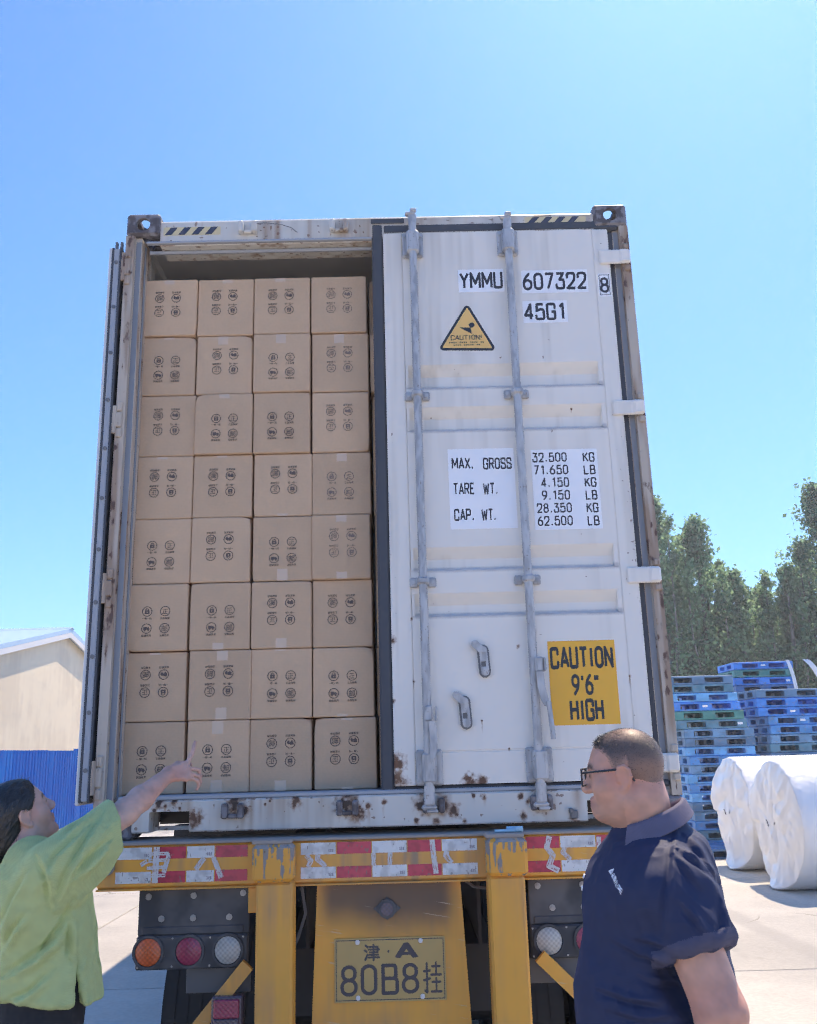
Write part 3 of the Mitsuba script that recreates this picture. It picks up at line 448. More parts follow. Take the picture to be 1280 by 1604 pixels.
# ================================================================== CARDBOARD BOXES
def icon_prints():
    g = [[], [], [], []]
    r, dx, dz = .0225, .080, .076
    ctr = ((-dx / 2, dz / 2), (dx / 2, dz / 2), (-dx / 2, -dz / 2), (dx / 2, -dz / 2))
    for i, (cx, cz) in enumerate(ctr):
        g[i].append(Point(cx, cz).buffer(r, quad_segs=10).difference(Point(cx, cz).buffer(r - .0032, quad_segs=10)))
    a, b = ctr[0]
    g[0] += [sbox(a - .010, b - .011, a + .010, b + .005).difference(Point(a, b - .003).buffer(.003)), LineString([(a - .006, b + .004), (a - .006, b + .010), (a, b + .013), (a + .006, b + .010), (a + .006, b + .004)]).buffer(.0014)]
    g[1].append(cjk('正', dx / 2, dz / 2, .027))
    a, b = ctr[2]
    g[2] += [sbox(a - .014, b - .006, a + .002, b + .007), Polygon([(a + .003, b - .006), (a + .014, b - .006), (a + .014, b), (a + .009, b + .005), (a + .003, b + .005)]), Point(a - .007, b - .008).buffer(.0035), Point(a + .008, b - .008).buffer(.0035)]
    g[3].append(cjk('邮', dx / 2, -dz / 2, .029))
    for i, (s, (cx, cz)) in enumerate(zip(('一物一码', '正品保障', '极速发货', '全国包邮'), ctr)):
        for k, ch in enumerate(s): g[i].append(cjk(ch, cx + (k - 1.5) * .0108, cz - .031, .0098))
    return [sheet(unary_union(x), 0.0, .0006) for x in g]
PRINT = icon_prints()
print_ply = {m: [ply(x, m) for x in PRINT] for m in ('box_ink', 'box_ink_faint')}
rows = ['IIII', 'UIUI', 'IUUI', 'IIIU', 'UIUI', 'UUII', 'IIUU', 'UUII']
tapeB = ['    ', '    ', '    ', '  t ', '  tt', ' tt ', ' t t', 'tttt']
ROWN = ['top row', 'second row from the top', 'third row from the top', 'fourth row from the top', 'fifth row from the top', 'third row from the bottom', 'second row from the bottom', 'bottom row']
COLN = ['far left', 'second from left', 'third from left', 'fourth from left']
tape_ply = None
for r in range(8):
    for c in range(5):
        zb = 1.5925 + (7 - r) * .3032
        drift = .014 * (r / 7.0)
        x0 = (.060 + drift) + c * (.2758 - .0008 * r / 7) + rng.uniform(-.004, .004)
        y0 = .115 + rng.uniform(-.010, .016) + (.035 if c == 4 else 0)
        w, h = .2690 + rng.uniform(-.0025, .0030), .3005 + rng.uniform(-.002, .0015)
        if c == 4: x0 += .006; w = .27
        key = f'cardboard_box_{r * 5 + c + 1:03d}'
        m = bx(x0, x0 + w, y0, y0 + .40, zb + .0005, zb + h, .004)
        # slight bulge of the front face
        m = m.subdivide().subdivide().subdivide()
        v = m.vertices; fr = v[:, 1] < y0 + .012
        u, t = (v[:, 0] - x0) / w * 2 - 1, (v[:, 2] - zb) / h * 2 - 1
        amp = rng.uniform(-.0015, .006)
        v[:, 1] -= np.where(fr, amp * np.clip(1 - u * u, 0, 1) * np.clip(1 - t * t, 0, 1), 0)
        cu, ct = rng.choice((-1, 1)), rng.choice((-1, 1))      # one soft, knocked corner
        v += np.stack([-.006 * cu, .010 + 0 * cu, -.006 * ct], 0) * (np.exp(-((u - cu) ** 2 + (t - ct) ** 2) / .035) * fr * rng.choice((0, .4, 1)))[:, None]; m.vertices = v
        scene[key + '__body'] = ply(m, 'cardboard', 25)
        if c < 4:
            U = rows[r][c] == 'U'
            faint = c == 3 and r < 5
            fc = zb + h * (.475 if U else .545) + rng.uniform(-.006, .004)
            tr = T().translate([x0 + w * .5 + rng.uniform(-.006, .008), y0 - max(amp, 0) - .0008, fc])
            if not U: tr = tr.rotate([0, 1, 0], 180)
            for q, pp in enumerate(print_ply['box_ink_faint' if faint else 'box_ink']):
                kk = key + '__printed_icon' + (f'_{q:03d}' if q else ''); scene[kk] = {**pp, 'to_world': tr}; labels[kk] = {'kind': 'stuff'}
            cx = x0 + w * .5 + rng.uniform(-.01, .01)
            if tapeB[r][c] == 't': put(key + '__tape', sheet(sbox(cx - .024, zb + .002, cx + .024, zb + .048 + rng.uniform(-.01, .012)), y0 - .0003, .0004), 'parcel_tape')
            if rng.random() < .55: put(key + '__tape', sheet(sbox(cx - .024, zb + h - .05 - rng.uniform(-.01, .012), cx + .024, zb + h - .002), y0 - .0003, .0004), 'parcel_tape')
            lab(key, f'box with {"upright" if U else "upside-down"} icon print, {COLN[c]} in the {ROWN[r]}', 'box', 'cardboard boxes stacked in the container')
        else:
            lab(key, f'sliver of a cardboard box beside the closed door, {ROWN[r]}', 'box', 'cardboard boxes stacked in the container')

# ================================================================== SEMI-TRAILER
S = 'semi_trailer'
lab(S, 'yellow container trailer with worn rear beam, red and white reflectors and a number plate', 'trailer')
YB = -.06
put(S + '__rear_beam', bx(.05, 2.39, YB, .18, 1.243, 1.405, .008), 'yellow_paint')
put(S + '__beam_flange', bx(.045, 2.395, YB - .012, .19, 1.4055, 1.4175, .003), 'beam_top_worn')
put(S + '__beam_lip', bx(.052, 2.388, YB - .010, YB + .06, 1.236, 1.2425, .002), 'yellow_paint')
def refl(x0, x1, row, mat):
    za, zb = ((1.352, 1.397), (1.262, 1.305))[row]
    put(S + '__reflector', sheet(sbox(x0 + .001, za, x1 - .001, zb), YB - .0005, .0012), mat)
    if mat == 'reflector_white': put(S + '__reflector_mark', sheet(unary_union([sbox(x1 - .030 + .007 * i, za + .008, x1 - .025 + .007 * i, za + .020) for i in range(3)]), YB - .0018, .0004), 'marker_grey')
for row in (0, 1):
    for a, b, m in ((.125, .268, 'w'), (.272, .405, 'r'), (.407, .519, 'w'), (.521, .652, 'r'), (.863, 1.005, 'w'), (1.007, 1.147, 'r'), (1.149, 1.290, 'w'), (1.292, 1.428, 'r'), (1.430, 1.573, 'w'), (1.768, 1.905, 'r'), (1.907, 2.050, 'w'), (2.052, 2.19, 'r'), (2.192, 2.33, 'w')):
        refl(a, b, row, 'reflector_white' if m == 'w' else 'reflector_red')
# enlarged plate number brushed on the beam, half covered by the reflectors
br = random.Random(3)
def brush(lines, w):
    out = []
    for l in lines:
        g = LineString(l).buffer(w / 2, cap_style=2, join_style=1)
        x0, y0, x1, y1 = g.bounds
        gaps = []
        for _ in range(int(16 * ((x1 - x0) + (y1 - y0)) / .1)):     # dry-brush gaps and flaked spots
            t = br.random() * LineString(l).length; p = LineString(l).interpolate(t); q = LineString(l).interpolate(t + br.uniform(.004, .016))
            off = br.uniform(-.5, .5) * w
            gaps.append(LineString([(p.x + off, p.y + off * .2), (q.x + off, q.y + off * .2 + .0004)]).buffer(br.uniform(.0003, .0012), quad_segs=2))
        out.append(g.difference(unary_union(gaps)))
    return unary_union(out)
PB = put(S + '__brushed_number', sheet(unary_union([brush([[(.284, 1.272), (.286, 1.398)], [(.25, 1.372), (.335, 1.372)], [(.255, 1.345), (.325, 1.348)], [(.25, 1.318), (.33, 1.322)], [(.252, 1.29), (.325, 1.29)]], .013), brush([[(.284, 1.262), (.287, 1.398)]], .024), brush([[(.225, 1.330), (.25, 1.345)], [(.225, 1.30), (.245, 1.270)]], .016),
        brush([[(.318, 1.300), (.338, 1.372)]], .018)]), YB - .0022, .0005), 'brush_paint', kind='stuff')
put(S + '__brushed_number', sheet(brush([[(.445, 1.308), (.478, 1.3515)], [(.515, 1.3515), (.548, 1.275)]], .020), YB - .0022, .0005), 'brush_paint', kind='stuff')
put(S + '__brushed_number', sheet(brush([[(.885, 1.3515), (.905, 1.33), (.893, 1.306)], [(.934, 1.3515), (.930, 1.335), (.965, 1.306)]], .019), YB - .0022, .0005), 'brush_paint', kind='stuff')
put(S + '__brushed_number', sheet(brush([[(1.155, 1.3515), (1.156, 1.306)], [(1.222, 1.3515), (1.220, 1.306)]], .018), YB - .0022, .0005), 'brush_paint', kind='stuff')
put(S + '__brushed_number', sheet(brush([[(1.392, 1.397), (1.396, 1.34), (1.405, 1.268)], [(1.45, 1.3515), (1.445, 1.335), (1.468, 1.306)]], .021), YB - .0022, .0005), 'brush_paint', kind='stuff')
put(S + '__brushed_number', sheet(brush([[(1.865, 1.397), (1.852, 1.355), (1.875, 1.325), (1.857, 1.285), (1.895, 1.265)]], .022).union(brush([[(1.925, 1.3515), (1.915, 1.335), (1.945, 1.306)], [(2.063, 1.39), (2.062, 1.27)]], .018)), YB - .0022, .0005), 'brush_paint', kind='stuff')
put(S + '__side_marker', cat_([cyl((.092, YB - .018, 1.325), (.092, YB, 1.325), .030, 28)]), 'rim_grey', smooth=30)
put(S + '__side_marker', cyl((.092, YB - .024, 1.325), (.092, YB - .018, 1.325), .021, 24), 'lens_dark', smooth=30)
put(S + '__side_marker', cat_([cyl((2.33, YB - .018, 1.325), (2.33, YB, 1.325), .030, 28)]), 'rim_grey', smooth=30)
# two bumper posts with worn caps
for xa, xb, ca, cb in ((.700, .842, .684, .846), (1.604, 1.748, 1.600, 1.762)):
    put(S + '__bumper_post', bx(xa, xb, -.15, -.02, .34, 1.262, .010), 'yellow_paint', smooth=20)
    put(S + '__post_cap', bx(ca, cb, -.165, -.0725, 1.263, 1.403, .014), 'worn_yellow', smooth=20)
    put(S + '__cap_plate', bx(ca - .002, cb - .01, -.155, -.0725, 1.4035, 1.421, .004), 'beam_top_worn')
put(S + '__bumper_bar', bx(.15, 2.29, -.16, -.05, .26, .34, .01), 'yellow_paint')
put(S + '__post_gusset', bx(.655, .699, -.055, .0, 1.14, 1.235, .003), 'yellow_paint')
# middle panel and plate
put(S + '__tail_panel', prism_y([(.925, 1.2345), (1.502, 1.2345), (1.535, .52), (.895, .52)], -.012, .02), 'yellow_paint')
put(S + '__reverse_sensor', cat_([cyl((1.205, -.028, 1.137), (1.205, -.012, 1.137), .036, 28), sheet(Polygon([(1.150, 1.137), (1.205, 1.180), (1.260, 1.137), (1.205, 1.094)]), -.0125, .006)]), 'black_plastic', smooth=30)
put(S + '__reverse_sensor', cyl((1.205, -.036, 1.137), (1.205, -.028, 1.137), .025, 24, .022), 'lens_dark', smooth=30)
PX0, PX1, PZ0, PZ1 = .997, 1.428, .803, 1.026
P = S + '__number_plate'
put(P, sheet(sbox(PX0, PZ0, PX1, PZ1).buffer(.004), -.0165, .0015), 'plate_yellow')
put(P + '__rim', sheet(sbox(PX0 + .002, PZ0 + .002, PX1 - .002, PZ1 - .002).difference(sbox(PX0 + .005, PZ0 + .005, PX1 - .005, PZ1 - .005)), -.0178, .0010), 'plate_ink')
px = lambda u: PX0 + (PX1 - PX0) * u
pz = lambda v: PZ0 + (PZ1 - PZ0) * v
gua = unary_union([LineString([(.0, .48), (.0, -.48), (-.09, -.42)]).buffer(.045), LineString([(-.14, .22), (.14, .24)]).buffer(.04), LineString([(-.14, -.08), (.14, -.02)]).buffer(.04)]
    + [LineString(l).buffer(.04) for l in ([(.24, .38), (.60, .38)], [(.20, .10), (.64, .10)], [(.42, .5), (.42, .10)], [(.24, -.14), (.60, -.14)], [(.20, -.46), (.64, -.46)], [(.42, -.02), (.42, -.46)])])
put(P + '__lettering', sheet(unary_union([cjk('津', px(.335), pz(.79), .062, 1.05).buffer(.0012), Point(px(.487), pz(.795)).buffer(.0042), text_geom('A', px(.570), pz(.66), .060, fit=.068, weight=.17),
     text_geom('8', px(.060), pz(.08), .112, fit=.057, weight=.115), text_geom('0', px(.245), pz(.09), .112, fit=.055, weight=.115), text_geom('B', px(.435), pz(.09), .112, fit=.057, weight=.115), text_geom('8', px(.620), pz(.10), .110, fit=.057, weight=.115),
     affinity.affine_transform(gua, [.086, 0, 0, .108, px(.835), pz(.345)])]), -.0178, .0012), 'plate_ink')
for u, v in ((.205, .955), (.785, .955), (.205, .055), (.79, .055)):
    put(P + '__bolt', cat_([cyl((px(u), -.024, pz(v)), (px(u), -.016, pz(v)), .0090, 16), cyl((px(u), -.027, pz(v)), (px(u), -.024, pz(v)), .0055, 8)]), 'plate_bolt', smooth=30)
# lamp clusters
def cluster(x0, x1, lens, tag):
    k = S + '__lamp_cluster' + tag
    put(k, cat_([bx(x0 + .006, x1, -.012, .004, 1.06, 1.234, .003), bx(x0 + .004, x1 - .002, -.022, .004, .936, 1.0595, .006), bx(x0 + .02, x1 - .02, -.016, .0, 1.0597, 1.095, .006)]), 'black_plastic')
    for fx, mat in lens:
        x = x0 + fx * (x1 - x0)
        ring = man(toman(cyl((x, -.036, 1.003), (x, -.021, 1.003), .062, 40)) - toman(cyl((x, -.08, 1.003), (x, -.0, 1.003), .0525, 40)))
        put(k + '__lamp_ring', ring, 'black_plastic', smooth=30)
        dome = trimesh.creation.uv_sphere(radius=.14, count=[64, 40]); dome = trimesh.intersections.slice_mesh_plane(dome, [0, 0, 1], [0, 0, .1305]); dome.apply_translation([0, 0, -.1305])
        dome.apply_transform(trimesh.transformations.rotation_matrix(math.pi / 2, [1, 0, 0])); dome.apply_translation([x, -.032, 1.003])
        put(k + '__lamp', dome, mat, smooth=True)
    for fx, z in ((.10, 1.205), (.50, 1.205), (.94, 1.210), (.22, 1.122), (.50, 1.122), (.82, 1.122)):
        put(k + '__bolt', cat_([bolt(x0 + fx * (x1 - x0), -.012 if z > 1.15 else -.012, z, .0125, .004), bolt(x0 + fx * (x1 - x0), -.016, z, .0065, .006)]), 'bolt_zinc', smooth=30)
    for fx, z in ((.03, .947), (.03, 1.048), (.33, .948), (.33, 1.05), (.66, .948), (.66, 1.05), (.95, 1.05)):
        put(k + '__screw', bolt(x0 + fx * (x1 - x0), -.022, z, .0040, .002), 'bolt_zinc')
cluster(.205, .655, ((.125, 'lens_orange'), (.480, 'lens_red'), (.820, 'lens_clear')), '')
cluster(1.768, 2.218, ((.170, 'lens_clear'), (.520, 'lens_red'), (.875, 'lens_orange')), '_001')
put(S + '__mud_guard', bx(.405, .66, .010, .018, .842, .935, .003), 'flap_grey'); put(S + '__mud_guard', bx(1.765, 2.02, .010, .018, .842, .935, .003), 'flap_grey')
def slant(p, q, w, y0, y1):
    p, q = np.array(p), np.array(q); d = (q - p) / np.linalg.norm(q - p); n = np.array([-d[1], d[0]]) * w / 2
    return prism_y([tuple(p + n), tuple(q + n), tuple(q - n), tuple(p - n)], y0, y1)
put(S + '__brace', slant((.660, .955), (.35, .60), .052, -.075, -.048), 'yellow_paint')
put(S + '__brace', cat_([slant((1.800, .955), (2.005, .758), .052, -.075, -.048), slant((2.000, .775), (2.02, .50), .040, -.0755, -.0485)]), 'yellow_paint')
put(S + '__fog_lamp', bx(.528, .648, -.10, -.046, .728, .852, .006), 'lens_dark', smooth=20)
put(S + '__fog_lamp', bx(.538, .636, -.108, -.099, .778, .843, .004), 'lens_red')
put(S + '__fog_lamp', bx(.538, .636, -.107, -.099, .738, .776, .004), 'lens_dark')
# chassis under the container
for x in (.80, 1.52):
    put(S + '__main_rail', cat_([bx(x + .06, x + .075, .185, 11.5, .96, 1.39), bx(x, x + .13, .185, 11.5, 1.3902, 1.412), bx(x, x + .13, .185, 11.5, .94, .9598)]), 'chassis_dark')
for y in (1.2, 2.5, 3.8, 6, 8.5, 11):
    put(S + '__cross_beam', bx(.05, 2.39, y, y + .12, 1.20, 1.3895), 'chassis_dark')
def wheel(x, y):
    w = cyl((x - .13, y, .50), (x + .13, y, .50), .50, 48)
    w = man(toman(cyl((x - .11, y, .50), (x + .11, y, .50), .505, 64)) + toman(cyl((x - .135, y, .50), (x + .135, y, .50), .47, 64)) - toman(cyl((x - .2, y, .5), (x - .06, y, .5), .29, 40)) - toman(cyl((x + .06, y, .5), (x + .2, y, .5), .29, 40)))
    k = put(S + '__wheel', w, 'tyre_rubber', smooth=35)
    tr = toman(cyl((x - .112, y, .50), (x + .112, y, .50), .509, 64)) - toman(cyl((x - .2, y, .50), (x + .2, y, .50), .495, 64))
    for gx in (-.06, 0.0, .06):
        tr = tr - toman(bx(x + gx - .006, x + gx + .006, y - 1, y + 1, -.1, 1.2))
    put(k + '__tread', man(tr), 'tyre_rubber')
    put(k + '__rim', man(toman(cyl((x - .05, y, .5), (x + .05, y, .5), .288, 40)) - toman(cyl((x - .2, y, .5), (x - .02, y, .5), .22, 40)) - toman(cyl((x + .02, y, .5), (x + .2, y, .5), .22, 40))), 'rim_grey', smooth=30)
for y in (1.15, 2.45, 3.75):
    for x in (.28, .60, 1.86, 2.18): wheel(x, y)
    put(S + '__axle', cyl((.28, y, .5), (2.18, y, .5), .075, 24), 'chassis_dark', smooth=30)
    for x in (.84, 1.58):
        put(S + '__leaf_spring', cat_([bx(x - .045, x + .045, y - .5 + .06 * k, y + .5 - .06 * k, .64 + .018 * k, .656 + .018 * k) for k in range(6)]), 'chassis_dark')
        put(S + '__spring_hanger', bx(x - .07, x + .07, y - .62, y - .50, .62, .94), 'chassis_dark')
for x in (.90, 1.55):
    put(S + '__brake_chamber', cyl((x, .62, .72), (x, .86, .72), .085, 24), 'rim_grey', smooth=30)
put(S + '__air_line', tube([(.86, .02, 1.22), (.875, .03, 1.12), (.84, .05, 1.02), (.80, .06, .95)], .006, 8), 'flap_grey')
put(S + '__air_line', tube([(1.51, .05, 1.235), (1.56, .05, 1.20), (1.62, .06, 1.19)], .006, 8), 'flap_grey')
# twist locks sitting under the container corners
for x in (.08, WD - .08):
    put(S + '__twist_lock', cat_([cyl((x, .089, 1.30), (x, .089, 1.50), .024, 16), bx(x - .045, x + .045, .05, .13, 1.4176, 1.4198)]), 'steel_dark')
# seal bolt left lying on the right post cap
k = 'bolt_seal'
lab(k, 'pale blue bolt seal lying on the cap of the right bumper post', 'seal')
pr_('pale_blue_plastic', (0.30, 0.50, 0.62), 0.4)
put(k + '__pin', cat_([cyl((1.640, -.128, 1.4275), (1.735, -.120, 1.4285), .0062, 14, .0068)]), 'pale_blue_plastic', smooth=30)
put(k + '__head', cat_([cyl((1.722, -.121, 1.4325), (1.752, -.118, 1.4325), .0112, 18), cyl((1.690, -.100, 1.4320), (1.742, -.108, 1.4322), .0108, 18)]), 'pale_blue_plastic', smooth=30)

# ================================================================== WAREHOUSE AND FENCE (left)
W_ = 'warehouse'
lab(W_, 'cream rendered warehouse gable with pale blue metal roof behind the blue fence', 'building')
XW, YA, ZA = -12.0, 32.1, 6.55
gab = [(22.6, -.2), (41.6, -.2), (41.6, ZA - .21 * 9.5), (YA, ZA), (22.6, ZA - .21 * 9.5)]
put(W_ + '__wall', prism_x(gab, XW - 26, XW), 'cream_stucco')
for s in (-1, 1):
    d = np.array([s * 10.0, -2.1]); n = np.array([0, .16])
    a = np.array([YA, ZA + .02]); b = a + d
    put(W_ + '__roof', prism_x([tuple(a), tuple(b), tuple(b + n), tuple(a + n)], XW - 26.3, XW + .30), 'roof_metal')
    put(W_ + '__fascia', prism_x([tuple(a - [0, .20]), tuple(b - [0, .20]), tuple(b - [0, .005]), tuple(a - [0, .005])], XW + .24, XW + .296), 'fascia_white')
put(W_ + '__ridge_cap', prism_x([(YA - .22, ZA + .14), (YA, ZA + .19), (YA + .22, ZA + .14), (YA, ZA + .235)], XW - 26.4, XW + .34), 'roof_metal')
F_ = 'metal_fence'
lab(F_, 'bright blue corrugated sheet fence in front of the warehouse', 'fence')
for i in range(28):
    y0 = 8.0 + .92 * i
    pts = []
    for k in range(5):
        a = y0 + .184 * k
        pts += [(0, a), (0, a + .10), (.022, a + .125), (.022, a + .16)]
    pts.append((0, y0 + .918))
    poly = pts + [(x - .004, y) for x, y in pts[::-1]]
    hgt = 1.98 + (.05 if i > 14 else 0) + rng.uniform(-.008, .008)
    m = prism_z([(x - 7.72 + rng.uniform(-.004, .004), y) for x, y in poly], 0.02, hgt)
    put(F_ + '__panel', m, 'fence_blue')
for i in range(15):
    put(F_ + '__post', bx(-7.80, -7.74, 8 + 1.84 * i, 8.06 + 1.84 * i, 0, 1.95), 'rim_grey')
for z in (.35, 1.55):
    put(F_ + '__rail', bx(-7.77, -7.727, 8, 33.7, z, z + .05), 'rim_grey')

# ================================================================== PALLETS
PW, PD, PH = 1.22, 1.02, .149
def pallet_mesh():
    m = toman(bx(0, PW, 0, PD, 0, PH, .010))
    for a, b in ((.17, .50), (.72, 1.05)):
        m = m - toman(bx(a, b, -.1, PD + .1, .028, .116, .008))
    for a, b in ((.17, .43), (.59, .85)):
        m = m - toman(bx(-.1, PW + .1, a, b, .032, .112, .008))
    m = m - toman(bx(.55, .67, .45, .57, -.1, .3))
    return man(m)
PM = pallet_mesh()
pal = {'slate blue': (.055, .135, .235), 'steel blue': (.085, .20, .335), 'light blue': (.09, .29, .52), 'bright blue': (.025, .165, .50), 'green': (.035, .17, .15), 'teal grey': (.05, .15, .215), 'mid blue': (.045, .19, .43), 'dark blue': (.022, .09, .22)}
def pal_fn(c):
    def fn(p, n, uv):
        s = fbm(p.x * 6, p.z * 9, p.y * 6, 3)
        d = fbm(p.x * 22, p.z * 40, p.y * 22, 3)
        col = mix(mi.Color3f(c) * 0.85, mi.Color3f(c) * 1.1 + 0.02, smoothstep(0.3, 0.7, s))
        return mix(col, (0.22, 0.22, 0.21), smoothstep(0.60, 0.78, d) * 0.5)
    return fn
pal = {k: tuple(min(.8, x * 1.35 + .008) for x in c) for k, c in pal.items()}
for k, c in pal.items(): pr_('plastic_' + k.replace(' ', '_'), proc(pal_fn(c)), 0.5)
pal_ply = {k: ply(PM, 'plastic_' + k.replace(' ', '_')) for k in pal}
lab_ply = ply(bx(-.045, .045, -.0012, 0, -.018, .018), 'white_vinyl')
pn = [0]
def pallet(x, y, z, colour, label, stick=False, rot=0.0):
    pn[0] += 1
    key = f'plastic_pallet_{pn[0]:03d}'
    scene[key] = {**pal_ply[colour], 'to_world': T().translate([x, y, z]).rotate([0, 0, 1], rot)}
    lab(key, label, 'pallet', 'plastic pallets stacked in the yard')
    if stick: scene[key + '__sticker'] = {**lab_ply, 'to_world': T().translate([x, y, z]).rotate([0, 0, 1], rot).translate([.60 + (.5 if pn[0] % 3 == 0 else 0), -.0005, .075])}
A_col = ['slate blue', 'teal grey', 'light blue', 'bright blue', 'green', 'teal grey', 'steel blue', 'slate blue', 'light blue', 'mid blue', 'steel blue', 'light blue', 'mid blue', 'light blue', 'slate blue', 'steel blue', 'mid blue', 'teal grey', 'mid blue']
A_x = [5.87, 5.86, 5.90, 5.93, 5.98, 6.02, 6.13, 6.14, 6.12, 6.17, 6.20, 6.12, 6.14, 6.16, 6.15, 6.18, 6.17, 6.2, 6.18]
for i, (c, x) in enumerate(zip(A_col, A_x)):
    pallet(x, 12.3 + rng.uniform(-.03, .03), PH * 1.02 * (18 - i), c, f'{c} plastic pallet, {ordinal(i)} from the top of the left stack nearest the container', i in (3, 9, 5))
B_col = ['slate blue', 'bright blue', 'bright blue', 'mid blue', 'mid blue', 'steel blue', 'teal grey', 'slate blue', 'mid blue', 'light blue', 'slate blue', 'mid blue', 'steel blue', 'mid blue', 'slate blue', 'mid blue', 'dark blue']
B_x = [7.45, 7.44, 7.46, 7.62, 7.63, 7.62, 7.60, 7.58] + [7.55] * 9
for i, (c, x) in enumerate(zip(B_col, B_x)):
    pallet(x, 12.3 + rng.uniform(-.03, .03), PH * 1.035 * (16 - i), c, f'{c} plastic pallet, {ordinal(i)} from the top of the right stack above the white rolls', i in (2, 3, 4))
C_col = ['bright blue', 'green', 'bright blue', 'dark blue'] + ['mid blue', 'slate blue', 'bright blue'] * 6
for i, c in enumerate(C_col[:21]):
    pallet(8.08 + rng.uniform(-.02, .02), 15.0, PH * 1.065 * (20 - i), c, f'{c} plastic pallet, {ordinal(i)} from the top of the rear stack with white film', i in (0, 2))
pallet(5.28, 10.95, 0.002, 'dark blue', 'single dark blue pallet lying on the concrete beside the left white roll', True)
# white film strips on the rear stack
def ribbon(pts, w):
    p = np.array(pts, float); n = len(p)
    v = np.concatenate([p + [0, 0, 0], p + [w, 0, 0], p + [0, .004, 0], p + [w, .004, 0]]); f = []
    for i in range(n - 1):
        for a, b in ((0, 1), (3, 2), (2, 0), (1, 3)):
            f.append([a * n + i, b * n + i, b * n + i + 1, a * n + i + 1])
    return trimesh.Trimesh(*meshkit.arrays((v, np.array(f)))[:2], process=False)
pr_('film_white', (0.78, 0.79, 0.80), 0.3, clearcoat=0.3)
zt = PH * 1.065 * 21
k = 'film_strip'
lab(k, 'white packing film strips hanging over the top of the rear pallet stack', 'packing film')
put(k + '__strip', ribbon([(9.16 + .02 * math.sin(t * 3) + .12 * t, 14.985 - .01 * math.sin(5 * t), zt + .01 - .66 * t) for t in np.linspace(0, 1, 12)], .075), 'film_white')
put(k + '__strip', ribbon([(9.02 + .5 * t, 14.98 + .02 * math.sin(9 * t), zt + .004) for t in np.linspace(0, 1, 10)], .05), 'film_white')
put(k + '__strip', ribbon([(9.50 + .33 * t, 14.975 - .03 * math.sin(4 * t), zt + .01 - .50 * t ** 1.3) for t in np.linspace(0, 1, 12)], .13), 'film_white')

# ================================================================== WRAPPED PAPER ROLLS
def film_bump(p, n, uv):
    return fbm(p.x * 7 + 3 * fbm(p.x * 2, p.y * 2, p.z * 2, 2), p.y * 9, p.z * 9, 4)
bump('roll_film', (0.80, 0.80, 0.795), film_bump, 0.012, 0.24, 4e-3, clearcoat=0.35, specular=0.5)
def paper_roll(x0, y0, R, L, seed):
    nt, rs = 160, []
    # profile: (r, x) from the end centre over the rim and along the body
    prof = [(R * t, -.05 + .05 * (t ** 3)) for t in np.linspace(0.02, .97, 26)] + [(R * .99, .01), (R, .035)] + [(R, t) for t in np.linspace(.07, L, 40)] + [(R * .97, L + .02), (R * .5, L + .03), (.01, L + .03)]
    prof = np.array(prof); th = np.linspace(0, 2 * np.pi, nt, endpoint=False)
    r, xx = prof[:, 0][:, None] * np.ones(nt), prof[:, 1][:, None] * np.ones(nt)
    cx, cz = np.cos(th)[None, :], np.sin(th)[None, :]
    t = np.clip(r / R, 0, 1)
    P = np.stack([np.cos(th)[None] * 3.0 + 0 * r, np.sin(th)[None] * 3.0 + 0 * r, xx * 2], -1)
    wr = meshkit.fbm(P * 3.0 + seed, 4) - .5
    fine = meshkit.fbm(np.stack([np.cos(th)[None] * 9 + 0 * r, np.sin(th)[None] * 9 + 0 * r, t * 1.3 + xx], -1) + seed * 3, 3) - .5
    low = meshkit.fbm(np.stack([cx * r * 3, cz * r * 3, 0 * r], -1) + seed, 3) - .5
    end = (xx < .03)
    dx = np.where(end, -.07 * np.abs(low) * 2 - .010 * fine * t + .006 * wr, 0)
    # loose pouch on the far side and a skirt of film at the bottom of the end
    pouch = np.exp(-((th[None] - .2) / .55) ** 2) + .6 * np.exp(-((th[None] - 2.9) / .6) ** 2)
    dx = dx - np.where(end, .05 * pouch * t ** 3 + .16 * np.exp(-((th[None] - 4.712) / .5) ** 2) * t ** 6, 0)
    dr_ = np.where(end, .0, .010 * wr + .007 * fine * np.exp(-xx * 2)) + np.where(xx < .25, .05 * pouch * np.exp(-(xx / .12) ** 2) * (t > .8), 0)
    r2 = r + dr_
    v = np.stack([x0 + xx + dx, y0 + cx * r2, R + .004 + cz * np.minimum(r2, np.where(cz < -.9, R, 9))], -1).reshape(-1, 3)
    v[:, 2] = np.maximum(v[:, 2], .003)
    n = len(prof); f = []
    i, j = np.meshgrid(np.arange(n - 1), np.arange(nt), indexing='ij')
    f = np.stack([i * nt + j, i * nt + (j + 1) % nt, (i + 1) * nt + (j + 1) % nt, (i + 1) * nt + j], -1).reshape(-1, 4)
    a, b, _ = meshkit.arrays((v, f)); m = trimesh.Trimesh(a, b, process=False); m.fix_normals(); return m
for key, x0, y0, R, sd, lb in (('paper_roll_001', 5.98, 9.75, .765, 3.1, 'farther white film-wrapped paper roll, left one of the two beside the pallets'), ('paper_roll_002', 5.86, 7.86, .755, 8.7, 'nearer white film-wrapped paper roll, overlapping the other roll')):
    scene[key + '__wrapped_roll'] = ply(paper_roll(x0, y0, R, 2.2, sd), 'roll_film', True)
    put(key + '__core_mark', cat_([cyl((x0 - .14, y0 + .02, R + .05), (x0 - .13, y0 - .01, R - .03), .006, 8)]), 'steel_dark')
    lab(key, lb, 'paper roll', 'film-wrapped paper rolls')

